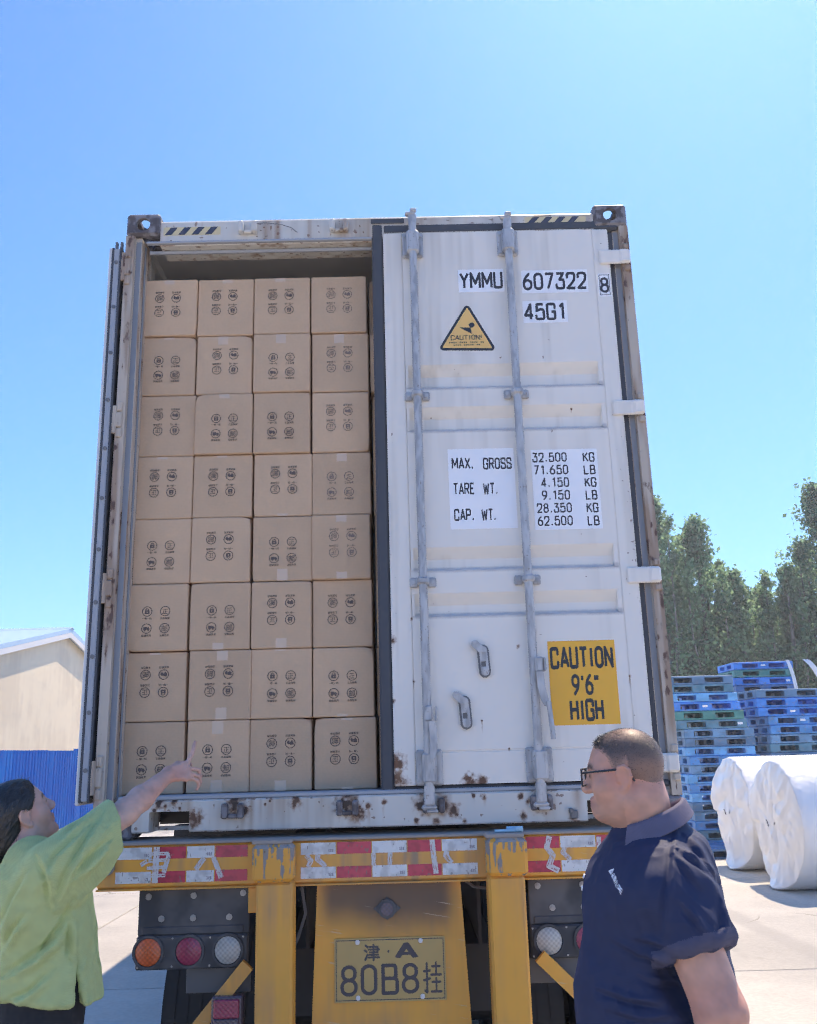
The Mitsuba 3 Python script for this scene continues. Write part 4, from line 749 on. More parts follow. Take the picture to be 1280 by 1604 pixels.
# ================================================================== POPLARS
def leaf_fn(p, n, uv): return mi.Color3f(1, 1, 1)
scene['leaf'] = {'type': 'principledthin', 'base_color': {'type': 'mesh_attribute', 'name': 'vertex_color'}, 'roughness': 0.25, 'diff_trans': 1.35, 'spec_trans': 0.0, 'eta': 1.45}
pr_('bark', proc(lambda p, n, uv: mix((0.24, 0.22, 0.19), (0.11, 0.10, 0.085), smoothstep(0.35, 0.65, fbm(p.x * 12, p.y * 12, p.z * 3, 3)))), 0.85)
def poplar(key, x, y, H, Rm, n_leaf, seed, lb, tone):
    r = np.random.RandomState(seed)
    lean = r.uniform(-.02, .02, 2)
    def axis(z): return np.array([x + lean[0] * z, y + lean[1] * z, z])
    segs = [cyl(axis(H * a), axis(H * b), .17 * (1 - a) ** .8 * H / 11 + .012, 10, .17 * (1 - b) ** .8 * H / 11 + .010) for a, b in zip(np.linspace(0, .96, 9)[:-1], np.linspace(0, .96, 9)[1:])]
    nb = int(64 * H / 10)
    leaders = [(0.0, 0.0, 1.0)] + [(Rm * r.uniform(.5, 1.05) * math.cos(q), Rm * r.uniform(.5, 1.05) * math.sin(q), r.uniform(.74, 1.0)) for q in r.uniform(0, 6.28) + np.arange(4) * 1.57 + r.uniform(-.4, .4, 4)]
    cl = []
    for i in range(nb):
        t = .10 + .90 * (i + r.rand()) / nb
        lx, ly, lh = leaders[0 if r.rand() < .30 else r.randint(1, 5)]
        if t > lh * .99: lx, ly, lh = leaders[0]
        tt = t / lh
        z0 = H * t * .95; k_ = min(1, max(0, (t - .15) / .35))
        prof = Rm * (.72 if lh < 1 else .85) * (min(1, (tt + .10) / .35) ** .8) * max(0, 1 - tt) ** .55 * r.uniform(.6, 1.25)
        ang = i * 2.399 + r.uniform(-.5, .5)
        rise = prof * r.uniform(1.4, 2.6) + .25
        a = axis(z0 * .96) + [lx * k_, ly * k_, 0]; b = a + [math.cos(ang) * prof, math.sin(ang) * prof, rise]
        if prof > .25: segs.append(cyl(a, b, .022, 5, .006))
        cl.append((a, b, prof))
    for lx, ly, lh in leaders[1:]:
        segs.append(cyl(axis(H * .15), axis(H * .5) + [lx, ly, 0], .06, 6, .04)); segs.append(cyl(axis(H * .5) + [lx, ly, 0], axis(H * lh * .92) + [lx, ly, 0], .04, 6, .012))
    put(key + '__trunk', cat_(segs), 'bark', smooth=40)
    cs, cols = [], []
    per = n_leaf // nb
    for a, b, pf in cl:
        s = r.rand(per) ** .7
        sp = .10 + .13 * pf
        c = a[None] + (b - a)[None] * (0.15 + .9 * s[:, None]) + r.normal(0, 1, (per, 3)) * sp * np.array([1, 1, 1.15])
        cs.append(c); cols.append(np.clip(r.uniform(.72, 1.25) * r.normal(1, .16, per), .4, 1.7))
    c = np.concatenate(cs); g = np.concatenate(cols); N = len(c)
    u = r.normal(0, 1, (N, 3)); u /= np.linalg.norm(u, axis=1)[:, None]
    w = np.cross(u, r.normal(0, 1, (N, 3))); w /= np.linalg.norm(w, axis=1)[:, None]
    s = r.uniform(.06, .115, N)[:, None]
    v = np.stack([c - u * s, c + w * s * .75 + u * s * .1, c + u * s * 1.15, c - w * s * .75 + u * s * .1], 1).reshape(-1, 3)
    f = np.arange(4 * N).reshape(-1, 4)
    yel = r.rand(N)[:, None]
    col = (np.array([.20, .33, .18]) * (1 - yel) + np.array([.29, .42, .24]) * yel) * g[:, None] * tone
    put(key + '__crown', (v, f), 'leaf', color=np.repeat(col, 4, 0))
    lab(key, lb, 'tree', 'poplars behind the pallets')
trees = [(12.35, 34.2, 12.6, 1.25, 'tall poplar half hidden by the right edge of the container'), (13.95, 34.0, 11.6, 1.35, 'tallest poplar in the open between the container and the dip in the tree row'),
         (14.75, 35.6, 10.3, 1.15, 'poplar just right of the tallest free-standing poplar'), (15.45, 34.0, 9.1, 1.05, 'slim lower poplar left of the dip in the tree row'), (16.5, 34.4, 8.1, 1.15, 'lowest poplar, at the dip in the tree row'),
         (17.3, 33.8, 9.15, 1.0, 'narrow-topped poplar just right of the dip in the tree row'), (18.15, 34.6, 9.3, 1.35, 'broad poplar second from the right edge of the photo'), (19.35, 33.6, 13.0, 1.85, 'large dark poplar at the right edge of the photo'),
         (13.1, 35.5, 10.0, 1.2, 'shorter poplar between the half-hidden one and the tallest one'), (15.9, 37.0, 8.3, 1.3, 'poplar in the back row behind the dip, left side'), (17.6, 37.5, 8.9, 1.4, 'poplar in the back row behind the dip, right side'), (14.2, 38.0, 9.4, 1.5, 'poplar in the back row behind the tallest one'),
         (20.6, 36.5, 12.0, 1.7, 'poplar behind the large dark one at the right edge'), (12.0, 37.0, 10.5, 1.5, 'back-row poplar showing just past the container edge')]
for i, (x, y, H, Rm, lb) in enumerate(trees):
    poplar(f'poplar_tree_{i + 1:03d}', x, y, H, Rm, int(6600 * H / 10 * (1.35 if Rm > 1.6 else 1)), 40 + i, lb, 1.0 if i not in (7, 12) else .85)
# low brush closing the foot of the tree row
r_ = np.random.RandomState(5); N = 26000
c = np.stack([r_.uniform(10.5, 24, N), 35.5 + r_.normal(0, .7, N), 0 * r_.rand(N)], 1); c[:, 2] = (3.9 + 1.3 * meshkit.noise(np.stack([c[:, 0] * .9, c[:, 1] * .9, c[:, 2]], 1))) * r_.rand(N) ** .8
u = r_.normal(0, 1, (N, 3)); u /= np.linalg.norm(u, axis=1)[:, None]; w = np.cross(u, r_.normal(0, 1, (N, 3))); w /= np.linalg.norm(w, axis=1)[:, None]; s = r_.uniform(.06, .12, N)[:, None]
v = np.stack([c - u * s, c + w * s * .75, c + u * s, c - w * s * .75], 1).reshape(-1, 3)
put('brush_foliage', (v, np.arange(4 * N).reshape(-1, 4)), 'leaf', color=np.repeat(np.array([.16, .26, .12])[None] * r_.uniform(.6, 1.3, (N, 1)), 4, 0), kind='stuff', label='dense green undergrowth closing the foot of the poplar row', category='undergrowth')

# ================================================================== AIR: thin veil added over the whole yard to imitate the sun glare
scene['glare_veil'] = {'type': 'cube', 'to_world': T().translate([0, 0, 7.5]).scale([1600, 1600, 8.9]), 'bsdf': {'type': 'null'}, 'interior': {'type': 'ref', 'id': 'glare_air'}}
labels['glare_veil'] = {'kind': 'stuff', 'label': 'thin veil added to the air to imitate the sun glare'}

# ================================================================== PEOPLE: signed-distance volumes turned into one smooth surface
from scipy.sparse import csr_matrix
class Vol:
    def __init__(s, lo, hi, h):
        s.lo, s.h = np.array(lo, float), h
        s.n = np.ceil((np.array(hi, float) - s.lo) / h).astype(int) + 1
        s.d = np.full(s.n, .3, np.float32)
    def reg(s, lo, hi):
        a = np.clip(np.floor((np.array(lo) - s.lo) / s.h).astype(int), 0, s.n); b = np.clip(np.ceil((np.array(hi) - s.lo) / s.h).astype(int) + 1, 0, s.n)
        sl = tuple(slice(i, j) for i, j in zip(a, b))
        ax = [(s.lo[k] + s.h * np.arange(a[k], b[k])).astype(np.float32) for k in range(3)]
        return sl, (ax[0][:, None, None], ax[1][None, :, None], ax[2][None, None, :])
    def mix(s, fn, lo, hi, k, op):
        m = max(k, .01) + .035
        sl, P = s.reg(np.array(lo) - m, np.array(hi) + m)
        a = s.d[sl]
        if a.size == 0: return
        b = fn(*P)
        if op == 'sub': a, b = -a, b
        h = np.clip(.5 + .5 * (a - b) / k, 0, 1)
        r = a + (b - a) * h - k * h * (1 - h)
        s.d[sl] = -r if op == 'sub' else r
    def cap(s, a, b, ra, rb, k=.02, op='add', sc=None):
        """Tapered capsule; sc = (frame 3x3, scales) squashes it in its own frame."""
        a, b = np.array(a, float), np.array(b, float)
        A, S = (np.eye(3), np.ones(3)) if sc is None else (np.array(sc[0]), np.array(sc[1], float))
        la, lb_ = (A @ a) / S, (A @ b) / S
        d = lb_ - la; L2 = d @ d + 1e-12; mn = S.min(); M = (A / S[:, None])
        def fn(X, Y, Z):
            q = [M[i, 0] * X + M[i, 1] * Y + M[i, 2] * Z - la[i] for i in range(3)]
            t = np.clip((q[0] * d[0] + q[1] * d[1] + q[2] * d[2]) / L2, 0, 1)
            return ((np.sqrt((q[0] - t * d[0]) ** 2 + (q[1] - t * d[1]) ** 2 + (q[2] - t * d[2]) ** 2) - (ra + (rb - ra) * t)) * mn).astype(np.float32)
        R = max(ra, rb) * S.max()
        s.mix(fn, np.minimum(a, b) - R, np.maximum(a, b) + R, k, op); return s
    def ell(s, c, r, A=None, k=.02, op='add'):
        c, r = np.array(c, float), np.array(r, float); A = np.eye(3) if A is None else np.array(A)
        def fn(X, Y, Z):
            q = [A[i, 0] * (X - c[0]) + A[i, 1] * (Y - c[1]) + A[i, 2] * (Z - c[2]) for i in range(3)]
            k0 = np.sqrt(sum((q[i] / r[i]) ** 2 for i in range(3))); k1 = np.sqrt(sum((q[i] / r[i] ** 2) ** 2 for i in range(3))) + 1e-9
            return (k0 * (k0 - 1) / k1).astype(np.float32)
        s.mix(fn, c - r.max(), c + r.max(), k, op); return s
    def cut(s, fn):     # keep where fn(X, Y, Z) < 0
        sl, P = s.reg(s.lo, s.lo + s.h * s.n); s.d = np.maximum(s.d, np.broadcast_to(fn(*P), s.d.shape).astype(np.float32)); return s
    def mesh(s, smooth=4):
        d = np.pad(s.d, 1, constant_values=.3); n = d.shape; ins = d < 0
        cnt = np.zeros([x - 1 for x in n], np.int8)
        for a, b, c in np.ndindex(2, 2, 2): cnt += ins[a:n[0] - 1 + a, b:n[1] - 1 + b, c:n[2] - 1 + c]
        act = np.argwhere((cnt > 0) & (cnt < 8)); idx = np.full(cnt.shape, -1, np.int32); idx[tuple(act.T)] = np.arange(len(act))
        acc, w = np.zeros((len(act), 3)), np.zeros(len(act))
        for ax in range(3):
            o1, o2 = [i for i in range(3) if i != ax]
            for u in (0, 1):
                for v in (0, 1):
                    p = act.copy(); p[:, o1] += u; p[:, o2] += v; q = p.copy(); q[:, ax] += 1
                    da, db = d[tuple(p.T)], d[tuple(q.T)]; m = (da < 0) != (db < 0)
                    t = np.where(m, da / np.where(m, da - db, 1), 0)
                    pt = p.astype(float); pt[:, ax] += t; acc[m] += pt[m]; w[m] += 1
        V = acc / w[:, None]; F = []
        for ax in range(3):
            o1, o2 = (ax + 1) % 3, (ax + 2) % 3
            a, b = [slice(None)] * 3, [slice(None)] * 3; a[ax] = slice(0, -1); b[ax] = slice(1, None)
            e = np.argwhere(ins[tuple(a)] != ins[tuple(b)]); up = ins[tuple(e.T)]
            qs = []
            for u, v in ((1, 1), (0, 1), (0, 0), (1, 0)):
                p = e.copy(); p[:, o1] -= u; p[:, o2] -= v; qs.append(idx[tuple(p.T)])
            q = np.stack(qs, 1); q[~up] = q[~up][:, ::-1]; F.append(q[(q >= 0).all(1)])
        F = np.concatenate(F); F = np.vstack([F[:, [0, 1, 2]], F[:, [0, 2, 3]]])
        m = trimesh.Trimesh((V - 1) * s.h + s.lo, F, process=False)
        e = m.edges_unique; V = m.vertices.copy(); deg = np.bincount(e.ravel(), minlength=len(V))[:, None].astype(float)
        A = csr_matrix((np.ones(2 * len(e)), (np.r_[e[:, 0], e[:, 1]], np.r_[e[:, 1], e[:, 0]])), shape=(len(V), len(V)))
        for _ in range(smooth):
            for lam in (.5, -.53): V = V + lam * (A @ V / np.maximum(deg, 1) - V)
        m.vertices = V; return m
def frame(yaw, pitch=0.0, roll=0.0):
    """Rows: forward, left, up of a body turned by yaw (degrees from +x), pitched up and rolled."""
    c, s = math.cos(math.radians(yaw)), math.sin(math.radians(yaw)); cp, sp = math.cos(math.radians(pitch)), math.sin(math.radians(pitch))
    f = np.array([c * cp, s * cp, sp]); l = np.array([-s, c, 0]); u = np.cross(f, l)
    cr, sr = math.cos(math.radians(roll)), math.sin(math.radians(roll))
    return np.array([f, cr * l + sr * u, -sr * l + cr * u])
def head(v, c, A, fat=0.0, S=(1, 1, 1), up=0.0):
    c, S = np.array(c, float), np.array(S, float); W = lambda p: c + (np.array(p, float) * S) @ A
    E = lambda p, r, k=.02, op='add': v.ell(W(p), np.array(r) * S, A, k, op)
    K = lambda a, b, ra, rb, k=.015, op='add': v.cap(W(a), W(b), ra, rb, k, op)
    E((-.012, 0, .040), (.091, .077, .083)); E((.030, 0, .036), (.060, .064, .062), .03)
    E((.028, 0, -.035 + up * .5), (.060, .060 + fat * .5, .080 - up * .6), .03)
    for s in (-1, 1):
        K((-.005, s * (.046 + fat * .4), -.055), (.060, s * .016, -.098 + up), .024 + fat * .6, .020, .03)
        E((.045, s * (.040 + fat * .3), -.020), (.036, .026 + fat, .034), k=.025)
        K((.084, s * .012, .030), (.064, s * .048, .028), .010, .009, .018)
        E((.102, s * .031, .010), (.017, .018, .013), k=.012, op='sub')
        E((.081, s * .031, .009), (.0125, .0145, .0125), k=.004)
        K((.088, s * .018, .0135), (.082, s * .045, .013), .0042, .0035, .004)
        E((.100, s * .0135, -.028), (.012, .0085, .008), k=.007)
        E((.107, s * .007, -.0345), (.006, .004, .003), k=.003, op='sub')
        K((-.006, s * .074, -.018), (-.004, s * .076, .012), .010, .012, .006)
        rim = [(.006, .078, -.002), (.010, .080, .014), (.004, .083, .027), (-.010, .086, .031), (-.022, .088, .022), (-.025, .088, .006), (-.020, .085, -.010), (-.010, .081, -.022), (.001, .078, -.028)]
        for a, b in zip(rim[:-1], rim[1:]): K((a[0], s * a[1], a[2]), (b[0], s * b[1], b[2]), .0048, .0048, .004)
        E((-.001, s * .079, -.026), (.008, .0055, .009), k=.005); E((-.010, s * .083, .004), (.013, .0055, .020), k=.004)
        E((-.004, s * .091, .004), (.0085, .0065, .015), k=.004, op='sub'); E((.007, s * .079, -.004), (.005, .005, .007), k=.003)
    K((.086, 0, .022), (.110, 0, -.020), .009, .0125, .014); E((.108, 0, -.024), (.012, .0125, .010), k=.008)
    E((.088, 0, -.052), (.014, .026, .009), k=.008); E((.086, 0, -.066), (.014, .022, .0085), k=.008)
    K((.106, -.022, -.0595), (.106, .022, -.0595), .0018, .0018, .005, 'sub')
    E((.072, 0, -.098 + up), (.024, .024, .020), k=.02)
    return W
def head_color(P, c, A, base, lip, brow, stub=0.0, S=(1, 1, 1)):
    q = (np.asarray(P) - c) @ A.T / np.array(S); x, y, z = q.T
    nz = meshkit.fbm(np.asarray(P) * 38, 3)[:, None]; n2 = meshkit.fbm(np.asarray(P) * 9 + 3, 2)[:, None]
    col = np.array(base)[None] * (.80 + .40 * nz) * (1 + (n2 - .5) * np.array([.12, .42, .45]))
    def blend(m, t): return col * (1 - m[:, None]) + np.array(t)[None] * m[:, None]
    near = (np.abs(x) < .2) & (np.abs(z) < .16)
    m = np.exp(-((z + .0595) / .013) ** 4 - (y / .026) ** 4) * (x > .075) * near; col = blend(.65 * m, lip)
    m = np.clip(1.6 * np.exp(-((z - .034 + .25 * np.abs(np.abs(y) - .034)) / .0055) ** 2 - ((np.abs(y) - .034) / .019) ** 4), 0, 1) * (x > .04) * near; col = blend(.85 * m, brow)
    m = np.exp(-((z - .009) / .0055) ** 2 - ((np.abs(y) - .031) / .014) ** 4) * (x > .07) * near; col = blend(.9 * m, (.03, .02, .018))
    m = np.exp(-((z - .005) / .03) ** 2 - ((np.abs(y) - .075) / .02) ** 2) * (np.abs(x) < .04) * near; col = blend(.35 * m, np.array(base) * [1.15, .85, .8])
    if stub: m = stub * np.clip((-.045 - z) / .03, 0, 1) * (x > 0) * near * .6; col = blend(m, np.array(base) * .6)
    return col
def hand(v, W, d, b, thumb_side, poses, sc=1.0):
    """W wrist, d along the palm, b out of its back, thumb side as a unit vector; poses: per finger (index..little) three bend angles in degrees towards the palm, plus a thumb direction."""
    d, b, t = (np.array(x, float) / np.linalg.norm(x) for x in (d, b, thumb_side))
    W = np.array(W, float)
    roots = [W + d * .086 * sc + t * y * sc for y in (.030, .010, -.010, -.029)]
    for y in (.022, .002, -.018): v.cap(W + t * y * .7 * sc, W + d * .078 * sc + t * y * 1.2 * sc, .0155 * sc, .0125 * sc, .010)
    for i, (rt, ln) in enumerate(zip(roots, ((.042, .025, .021), (.046, .029, .022), (.042, .027, .021), (.033, .020, .018)))):
        ang, p, rr = 0, rt, .0088 - .0006 * i
        sp = t * (.14, .03, -.07, -.18)[i] * .6
        dirs = poses[i]
        v.cap(rt - d * .02 * sc, rt, .0105 * sc, .0098 * sc, .006)
        for L, a in zip(ln, dirs):
            ang += math.radians(a); dd = d * math.cos(ang) - b * math.sin(ang) + sp * math.cos(ang); dd /= np.linalg.norm(dd)
            q = p + dd * L * sc; v.cap(p, q, rr * sc, rr * .90 * sc, .0035); p, rr = q, rr * .90
    th = np.array(poses[4], float); th = th[0] * d + th[1] * t + th[2] * b; th /= np.linalg.norm(th)
    p0 = W + d * .022 * sc + t * .024 * sc; p1 = p0 + th * .040 * sc; p2 = p1 + (th * .8 + d * .5) / np.linalg.norm(th * .8 + d * .5) * .032 * sc; p3 = p2 + (th * .5 + d * .8) / np.linalg.norm(th * .5 + d * .8) * .024 * sc
    v.cap(p0, p1, .0150 * sc, .0112 * sc, .010); v.cap(p1, p2, .0108 * sc, .0098 * sc, .004); v.cap(p2, p3, .0096 * sc, .0078 * sc, .004)
    return roots
def folds(m, specs, seed=0):
    """Push a cloth mesh along its normals: specs of (direction the folds run, count per metre across, along, height, weight function)."""
    P, N = m.vertices.copy(), m.vertex_normals.copy()
    off = np.zeros(len(P))
    for i, (dr0, fa, fl, amp, wf) in enumerate(specs):
        u = np.array(dr0, float); u /= np.linalg.norm(u)
        a = np.cross(u, [0.3, 0.5, .81]); a /= np.linalg.norm(a); b = np.cross(u, a)
        q = np.stack([P @ a * fa, P @ b * fa, P @ u * fl], 1)
        n = meshkit.noise(q + 17 * i, seed + i)
        off += (1 - np.abs(2 * n - 1) * 1.4) * amp * (1 if wf is None else wf(P))
    m.vertices = P + N * off[:, None]; return m
def crease(m, lines, y0, kx, kz, A, w, facing):
    """Press creases into a cloth mesh: polylines in the upright plane y = y0, carried onto the near side of the mesh along the fixed direction (kx, 1, kz)."""
    P, N = m.vertices.copy(), m.vertex_normals.copy()
    q = np.stack([P[:, 0] + (P[:, 1] - y0) * kx, P[:, 2] + (P[:, 1] - y0) * kz], 1); off = np.zeros(len(P)); near = np.clip(N @ np.array(facing, float) * 3, 0, 1)
    for li, l in enumerate(lines):
        l = np.array(l, float); best = np.full(len(P), 9.0); sg = np.ones(len(P)); tt = np.zeros(len(P)); L = np.r_[0, np.cumsum(np.linalg.norm(np.diff(l, axis=0), axis=1))]
        for i in range(len(l) - 1):
            d = l[i + 1] - l[i]; t = np.clip(((q - l[i]) @ d) / (d @ d), 0, 1); r = q - l[i] - t[:, None] * d; dist = np.linalg.norm(r, axis=1); up = dist < best
            best = np.where(up, dist, best); sg = np.where(up, np.sign(d[0] * r[:, 1] - d[1] * r[:, 0]), sg); tt = np.where(up, (L[i] + t * np.linalg.norm(d)) / L[-1], tt)
        s_ = best * sg; a = A * (1 if li % 3 else 1.4) * np.clip(np.sin(np.pi * np.clip(tt, .04, .96)), 0, 1) ** .6
        off += a * (np.exp(-((s_ - w * .7) / w) ** 2) - 1.15 * np.exp(-((s_ + w * .5) / (w * .7)) ** 2))
    m.vertices = P + N * (off * near)[:, None]; return m
def strands(m, wfun, n, length, width, dirf, seed, wob=.25):
    """Thin hairs on a hair shell: two slim triangles each, leaning along dirf(points)."""
    r = np.random.RandomState(seed); p, fi = trimesh.sample.sample_surface(m, n * 3, seed=seed); k = r.rand(len(p)) < wfun(p); p, fi = p[k][:n], fi[k][:n]
    nn = m.face_normals[fi]; d = dirf(p, nn) + r.normal(0, wob, p.shape); d /= np.linalg.norm(d, axis=1)[:, None]
    s = np.cross(d, nn); s /= np.linalg.norm(s, axis=1)[:, None] + 1e-9; L = length * r.uniform(.5, 1.2, len(p))[:, None]
    mid = p + d * L * .55 + nn * L * .06; tip = p + d * L - nn * L * .05
    V = np.stack([p - s * width, p + s * width, mid + s * width * .8, mid - s * width * .8, tip], 1).reshape(-1, 3); o = 5 * np.arange(len(p))[:, None]
    F = np.concatenate([o + [0, 1, 2], o + [0, 2, 3], o + [3, 2, 4]]); return trimesh.Trimesh(V, F, process=False)
scene['skin'] = {'type': 'twosided', 'bsdf': {'type': 'principled', 'base_color': {'type': 'mesh_attribute', 'name': 'vertex_color'}, 'roughness': .48, 'specular': .35, 'sheen': .2}}
def cloth_tex(c, s=900.0):
    def fn(p, n, uv):
        w = dr.sin(p.x * s) * dr.sin(p.z * s) * dr.sin(p.y * s)
        return mi.Color3f(c) * (1 + .10 * w + .18 * (fbm(p.x * 40, p.y * 40, p.z * 40, 2) - .5))
    return proc(fn)
pr_('green_cotton', cloth_tex((.42, .475, .20)), .85, sheen=.3)
pr_('navy_knit', cloth_tex((.013, .021, .064), 1500.), .75, sheen=.35)
pr_('collar_knit', cloth_tex((.115, .105, .155), 1500.), .8)
pr_('band_knit', cloth_tex((.055, .058, .105), 1500.), .8)
pr_('black_cloth', (.012, .013, .016), .85)
def hair_fn(c1, c2):
    return proc(lambda p, n, uv: mix(c1, c2, smoothstep(.35, .7, fbm(p.x * 420, p.y * 420, p.z * 420, 2))))
pr_('black_hair', hair_fn((.012, .011, .011), (.03, .027, .026)), .42, specular=.6)
pr_('cropped_hair', hair_fn((.10, .078, .068), (.15, .115, .098)), .5, specular=.5)
pr_('tuft_hair', hair_fn((.02, .018, .018), (.06, .05, .045)), .6)
pr_('shoe_black', (.02, .02, .022), .5)
scene['lens_glass'] = {'type': 'thindielectric'}
SKIN = (.54, .295, .212)

# ------------------------------------------------------------------ man in the navy polo shirt
M = 'person_001'
lab(M, 'man with cropped hair and glasses in a navy polo shirt, turned towards the container', 'person')
Hc, HA, HS = np.array([1.830, -1.632, 1.668]), frame(159, -1), (.90, .96, .94)
TA = frame(172); TO = np.array([1.865, -1.62, 0.0])
tw = lambda f, l, z: TO + TA[0] * f + TA[1] * l + np.array([0, 0, z])
LS, LE, LW = np.array([1.880, -1.790, 1.425]), np.array([1.932, -1.866, 1.205]), np.array([1.905, -1.862, .965])
RS, RE, RW = np.array([1.935, -1.44, 1.425]), np.array([1.985, -1.395, 1.19]), np.array([1.87, -1.37, .99])
v = Vol((1.55, -2.02, .78), (2.20, -1.22, 1.82), .0034)
hw = head(v, Hc, HA, .012, HS, .017)
v.ell(hw((.010, 0, -.080)), (.048, .056, .030), HA, .03); v.ell(hw((-.062, 0, -.055)), (.036, .056, .050), HA, .03)
v.cap(hw((-.024, 0, -.05)), tw(-.022, 0, 1.48), .060, .076, .03)
v.cap(tw(-.01, -.10, 1.43), tw(-.01, .10, 1.43), .085, .085, .04)
v.cap(tw(0, 0, 1.38), tw(.02, 0, .9), .12, .14, .05)
for a, b, c in ((LS, LE, LW), (RS, RE, RW)):
    v.cap(a, b, .060, .053, .03); v.cap(b, b * .6 + c * .4, .050, .048, .02); v.cap(b * .6 + c * .4, c, .048, .031, .02)
relaxed = [(18, 30, 18), (24, 34, 22), (28, 38, 24), (32, 40, 24), (.75, .45, -.5)]
hand(v, LW, (-.15, .05, -1), (.15, -1, -.1), (-1, -.1, .1), relaxed); hand(v, RW, (-.3, .05, -1), (.1, 1, -.1), (-1, .1, .2), relaxed)
mesh = v.mesh(3)
put(M + '__skin', mesh, 'skin', smooth=True, color=head_color(mesh.vertices, Hc, HA, SKIN, (.34, .15, .13), (.05, .04, .035), .5, HS))
# cropped hair: the cranium a little larger, kept above the hairline
v = Vol(hw((0, 0, 0)) - .16, hw((0, 0, 0)) + .16, .0026)
v.ell(hw((-.012, 0, .040)), np.array((.0925, .0785, .0845)) * HS, HA, .02); v.ell(hw((.028, 0, .036)), np.array((.0610, .0650, .0630)) * HS, HA, .03); v.ell(hw((-.060, 0, -.040)), (.033, .052, .046), HA, .03)
HLX, HLZ = [-.12, -.07, -.035, -.024, -.018, .012, .022, .034, .050, .074, .09], [-.062, -.055, -.034, .004, .034, .010, .022, .052, .066, .078, .1]
def hairline(X, Y, Z):
    q = [(HA[i, 0] * (X - Hc[0]) + HA[i, 1] * (Y - Hc[1]) + HA[i, 2] * (Z - Hc[2])) / HS[i] for i in range(3)]
    g = np.interp(q[0], HLX, HLZ).astype(np.float32)
    return (g - q[2]) * .7
v.cut(hairline)
hm = v.mesh(2); q = (hm.vertices - Hc) @ HA.T / np.array(HS)
gz = np.interp(q[:, 0], HLX, HLZ); nz = meshkit.fbm(hm.vertices * 260, 2); n2 = meshkit.fbm(hm.vertices * 60, 3)
fade = np.clip((q[:, 2] - gz) / .030 + (nz - .5) * .9, 0, 1); fade = np.where((q[:, 0] > .03), np.clip(fade * 1.6, 0, 1), fade)[:, None] * (.66 + .34 * np.clip((q[:, 2] - .03) / .05, 0, 1))[:, None]
hc = np.array([.088, .070, .062]) * (.8 + .5 * nz[:, None]) ; front = np.clip((q[:, 0] - .045) / .03, 0, 1)[:, None]
hc = hc * (1 - .6 * front); thin = np.exp(-((q[:, 0] + .02) / .06) ** 2 - ((q[:, 2] - .12) / .03) ** 2)[:, None]
hc = hc * (1 - .5 * thin) + np.array(SKIN) * .5 * thin
put(M + '__hair', hm, 'skin', smooth=True, color=np.array(SKIN) * .92 * (1 - fade) + hc * fade)
def comb(p, nn):
    q = (p - Hc) @ HA.T / np.array(HS); back = np.clip((.045 - q[:, [0]]) / .06, 0, 1)
    d = nn * .55 + HA[0] * (.75 - 1.1 * back) + HA[2] * (.55 - 1.1 * back); return d
def hair_w(p):
    q = (p - Hc) @ HA.T / np.array(HS); g = np.interp(q[:, 0], HLX, HLZ); return np.clip((q[:, 2] - g) / .020, .03, 1) * (.16 + .84 * np.clip((q[:, 2] - .04) / .05, 0, 1))
pr_('grey_hair', (.045, .036, .032), .45, specular=.6)
put(M + '__hair__strand', strands(hm, hair_w, 7000, .0042, .00030, comb, 3, .30), 'grey_hair', kind='stuff')
fr = lambda p: np.clip((((p - Hc) @ HA.T)[:, 0] / HS[0] - .040) / .02, 0, 1) * hair_w(p)
put(M + '__hair__strand', strands(hm, fr, 4000, .010, .0005, comb, 4, .30), 'black_hair', kind='stuff')
# eyeglasses
def rrect(cy, cz, w, h, r, x): return [hw((x, cy + a, cz + b)) for a, b in chaikin([(0, h), (w * .7, h), (w, h), (w, h * .4), (w, -h * .4), (w, -h), (w * .7, -h), (-w * .7, -h), (-w, -h), (-w, -h * .4), (-w, h * .4), (-w, h), (-w * .7, h), (0, h)], 2)]
G = M + '__eyeglasses'
put(G, cat_([tube(rrect(s * .034, .006, .027, .0205, 0, .108), .0022, 8) for s in (-1, 1)] + [tube([hw((.108, -.008, .012)), hw((.111, 0, .014)), hw((.108, .008, .012))], .002, 8)]), 'black_ink')
for s in (-1, 1):
    put(G + '__temple', tube([hw((.107, s * .060, .016)), hw((.100, s * .071, .018)), hw((.03, s * .0825, .022)), hw((-.004, s * .084, .024)), hw((-.022, s * .083, .012)), hw((-.034, s * .080, -.006))], .0024, 8), 'black_ink')
    g = trimesh.creation.extrude_polygon(Polygon([tuple(p) for p in chaikin([(-.024, .018), (.024, .018), (.024, -.018), (-.024, -.018), (-.024, .018)], 2)]), .0004, engine='earcut')
    q = g.vertices; g.vertices = np.array([hw((.108 + c, s * .034 + a, .006 + b)) for a, b, c in q])
    put(G + '__lens', trimesh.Trimesh(g.vertices[g.faces[:1].ravel()] if 0 else g.vertices, g.faces, process=False), 'lens_glass')
